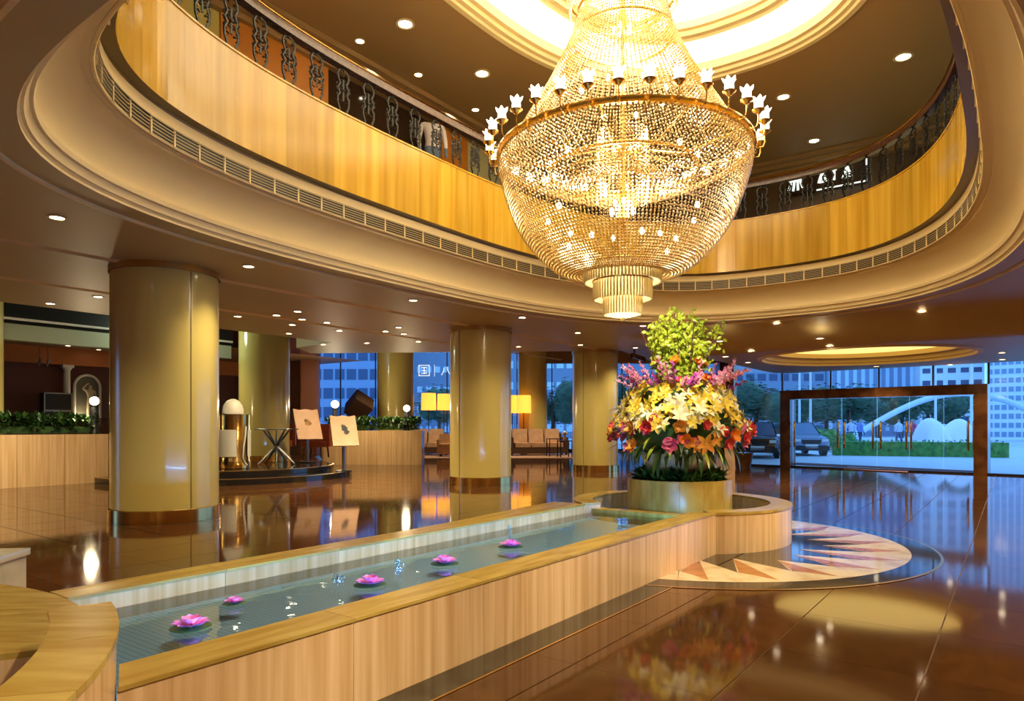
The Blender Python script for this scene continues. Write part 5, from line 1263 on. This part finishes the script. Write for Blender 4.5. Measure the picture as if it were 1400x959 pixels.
for px, d, zc, lb in ((1136,41,0.72,'rounded green shrub beside the parked car'), (1117,44,0.72,'taller green shrub behind the parked car'), (1160,38.2,0.5,'low green shrub at the hedge end')): tag(link('round_shrub', shr, None, atd(px, d, zc)), lb, 'shrub', None)
# arched footbridge, street lamps, buildings
m = MB(); pts = []
for i in range(25):
    px = 1165+ (1470-1165)*i/24; y = 598-60*math.sin(PI*i/24); d = 52+3*math.sin(i/24*PI); pts.append(atd(px, d, zat(y, d)))
m.tube(pts, 0.24, 8)
m.tube([(pts[0].x-1, pts[0].y, 0.45), (pts[-1].x, pts[-1].y, 0.45)], 0.16, 6)
for i in (2, 12, 22): p = pts[i]; m.tube([(p.x, p.y, -0.03), (p.x, p.y, 0.5)], 0.2, 6)
single('arch_bridge', m, mat('bridge_white', (0.62,0.68,0.75), 0.5), 'white arched bridge beyond the hedge', 'bridge', 60)
def lamp_post(px, d, h, label):
    t = thing('lamp_post', label, 'lamp post', atd(px, d, -0.03), 0, 'thin street poles outside')
    part('pole', MB().lathe([(0.09,0), (0.06,h)], 8), M_white, t); part('arm', MB().tube([(0,0,h), (0.5,0,h+0.2), (1.0,0,h+0.2)], 0.05, 6), M_white, t)
for px, d in ((1279,46),(1328,44),(1108,43),(1093,46)): lamp_post(px, d, 8.0, 'thin pale street pole seen through the entrance glass')
def facade(name, label, px0, px1, d, z1, rows, cols, wall, glassc, fw=0.66, fh=0.55, depth=8.0, z0=0.0, skew=0.0):
    a, b = atd(px0, d), atd(px1, d+skew); L = (b-a).length; rz = math.atan2(b.y-a.y, b.x-a.x)
    t = thing(name, label, 'building', a+Vector((0,0,-0.03)), rz)
    part('wall', MB().box(0,L,0,depth,0,z1), wall, t); part('parapet', MB().box(-0.1,L+0.1,-0.15,depth,z1,z1+0.5), wall, t)
    cw_, chh = L/cols, (z1-z0)/rows
    me = MB().box(-cw_*fw/2,cw_*fw/2,-0.05,0.02,-chh*fh/2,chh*fh/2).mesh('window', glassc)
    for i in range(rows):
        for j in range(cols): link('window', me, t, (cw_*(j+0.5), 0, z0+chh*(i+0.5)))
    return t
M_bwhite = mat('pale_tower', (0.78,0.82,0.85), 0.6); M_bblue = mat('blue_tower', (0.24,0.32,0.44), 0.5); M_wdark = mat('dark_window', (0.04,0.07,0.14), 0.15); M_wlit = mat('pale_window', (0.6,0.72,0.8), 0.2); M_bgrey = mat('grey_block', (0.22,0.27,0.34), 0.6)
facade('street_tower', 'pale office tower with rows of dark window slots beyond the bridge', 1258, 1346, 92, 26, 16, 5, M_bwhite, M_wdark, 0.62, 0.4, skew=-3)
facade('street_office', 'pale blue office block with a dense window grid beyond the street', 1349, 1470, 84, 24, 22, 12, M_bwhite, M_bblue, 0.72, 0.55, skew=-6)
facade('street_ribbed_tower', 'blue grey tower with tall narrow windows beyond the trees', 1130, 1252, 100, 24, 2, 11, M_bblue, M_wlit, 0.45, 0.86)
facade('shop_block', 'grey blue block with wide windows across from the lounge', 425, 520, 72, 14, 7, 6, M_bblue, M_wdark, 0.8, 0.55)
facade('street_block', 'dark street block with pale windows behind the window lettering', 556, 640, 80, 14, 6, 7, M_bgrey, M_wlit, 0.6, 0.3)
facade('corner_block', 'grey block with pale windows behind the lounge trees', 690, 800, 84, 13, 5, 8, M_bgrey, M_wlit, 0.7, 0.35)
facade('low_block', 'low grey block behind the flowers and the parked cars', 845, 1128, 96, 12, 5, 18, M_bgrey, M_wdark, 0.7, 0.4)
# passers-by
ppl = [(1163,46,(0.55,0.55,0.7),(0.05,0.06,0.12),'person in a pale top walking beyond the hedge'), (1176,47,(0.25,0.3,0.6),(0.04,0.05,0.10),'person in a blue top walking beyond the hedge'), (1229,47,(0.6,0.65,0.75),(0.10,0.12,0.2),'person in white walking near the sculpture'), (1247,46,(0.65,0.06,0.15),(0.06,0.06,0.1),'person in a red top walking near the sculpture')]
for k, (px, d, a, b, lb) in enumerate(ppl):
    J, Ed = figure(2.05, stride=0.1); tag(link('person', skin_mesh('person', J, Ed, clothed('walker_%d' % k, a, b)), None, atd(px, d, -0.03), (0,0,k*1.7)), lb, 'person')
for px, d, lb in ((1246,48,'red parcel')) if False else (): pass
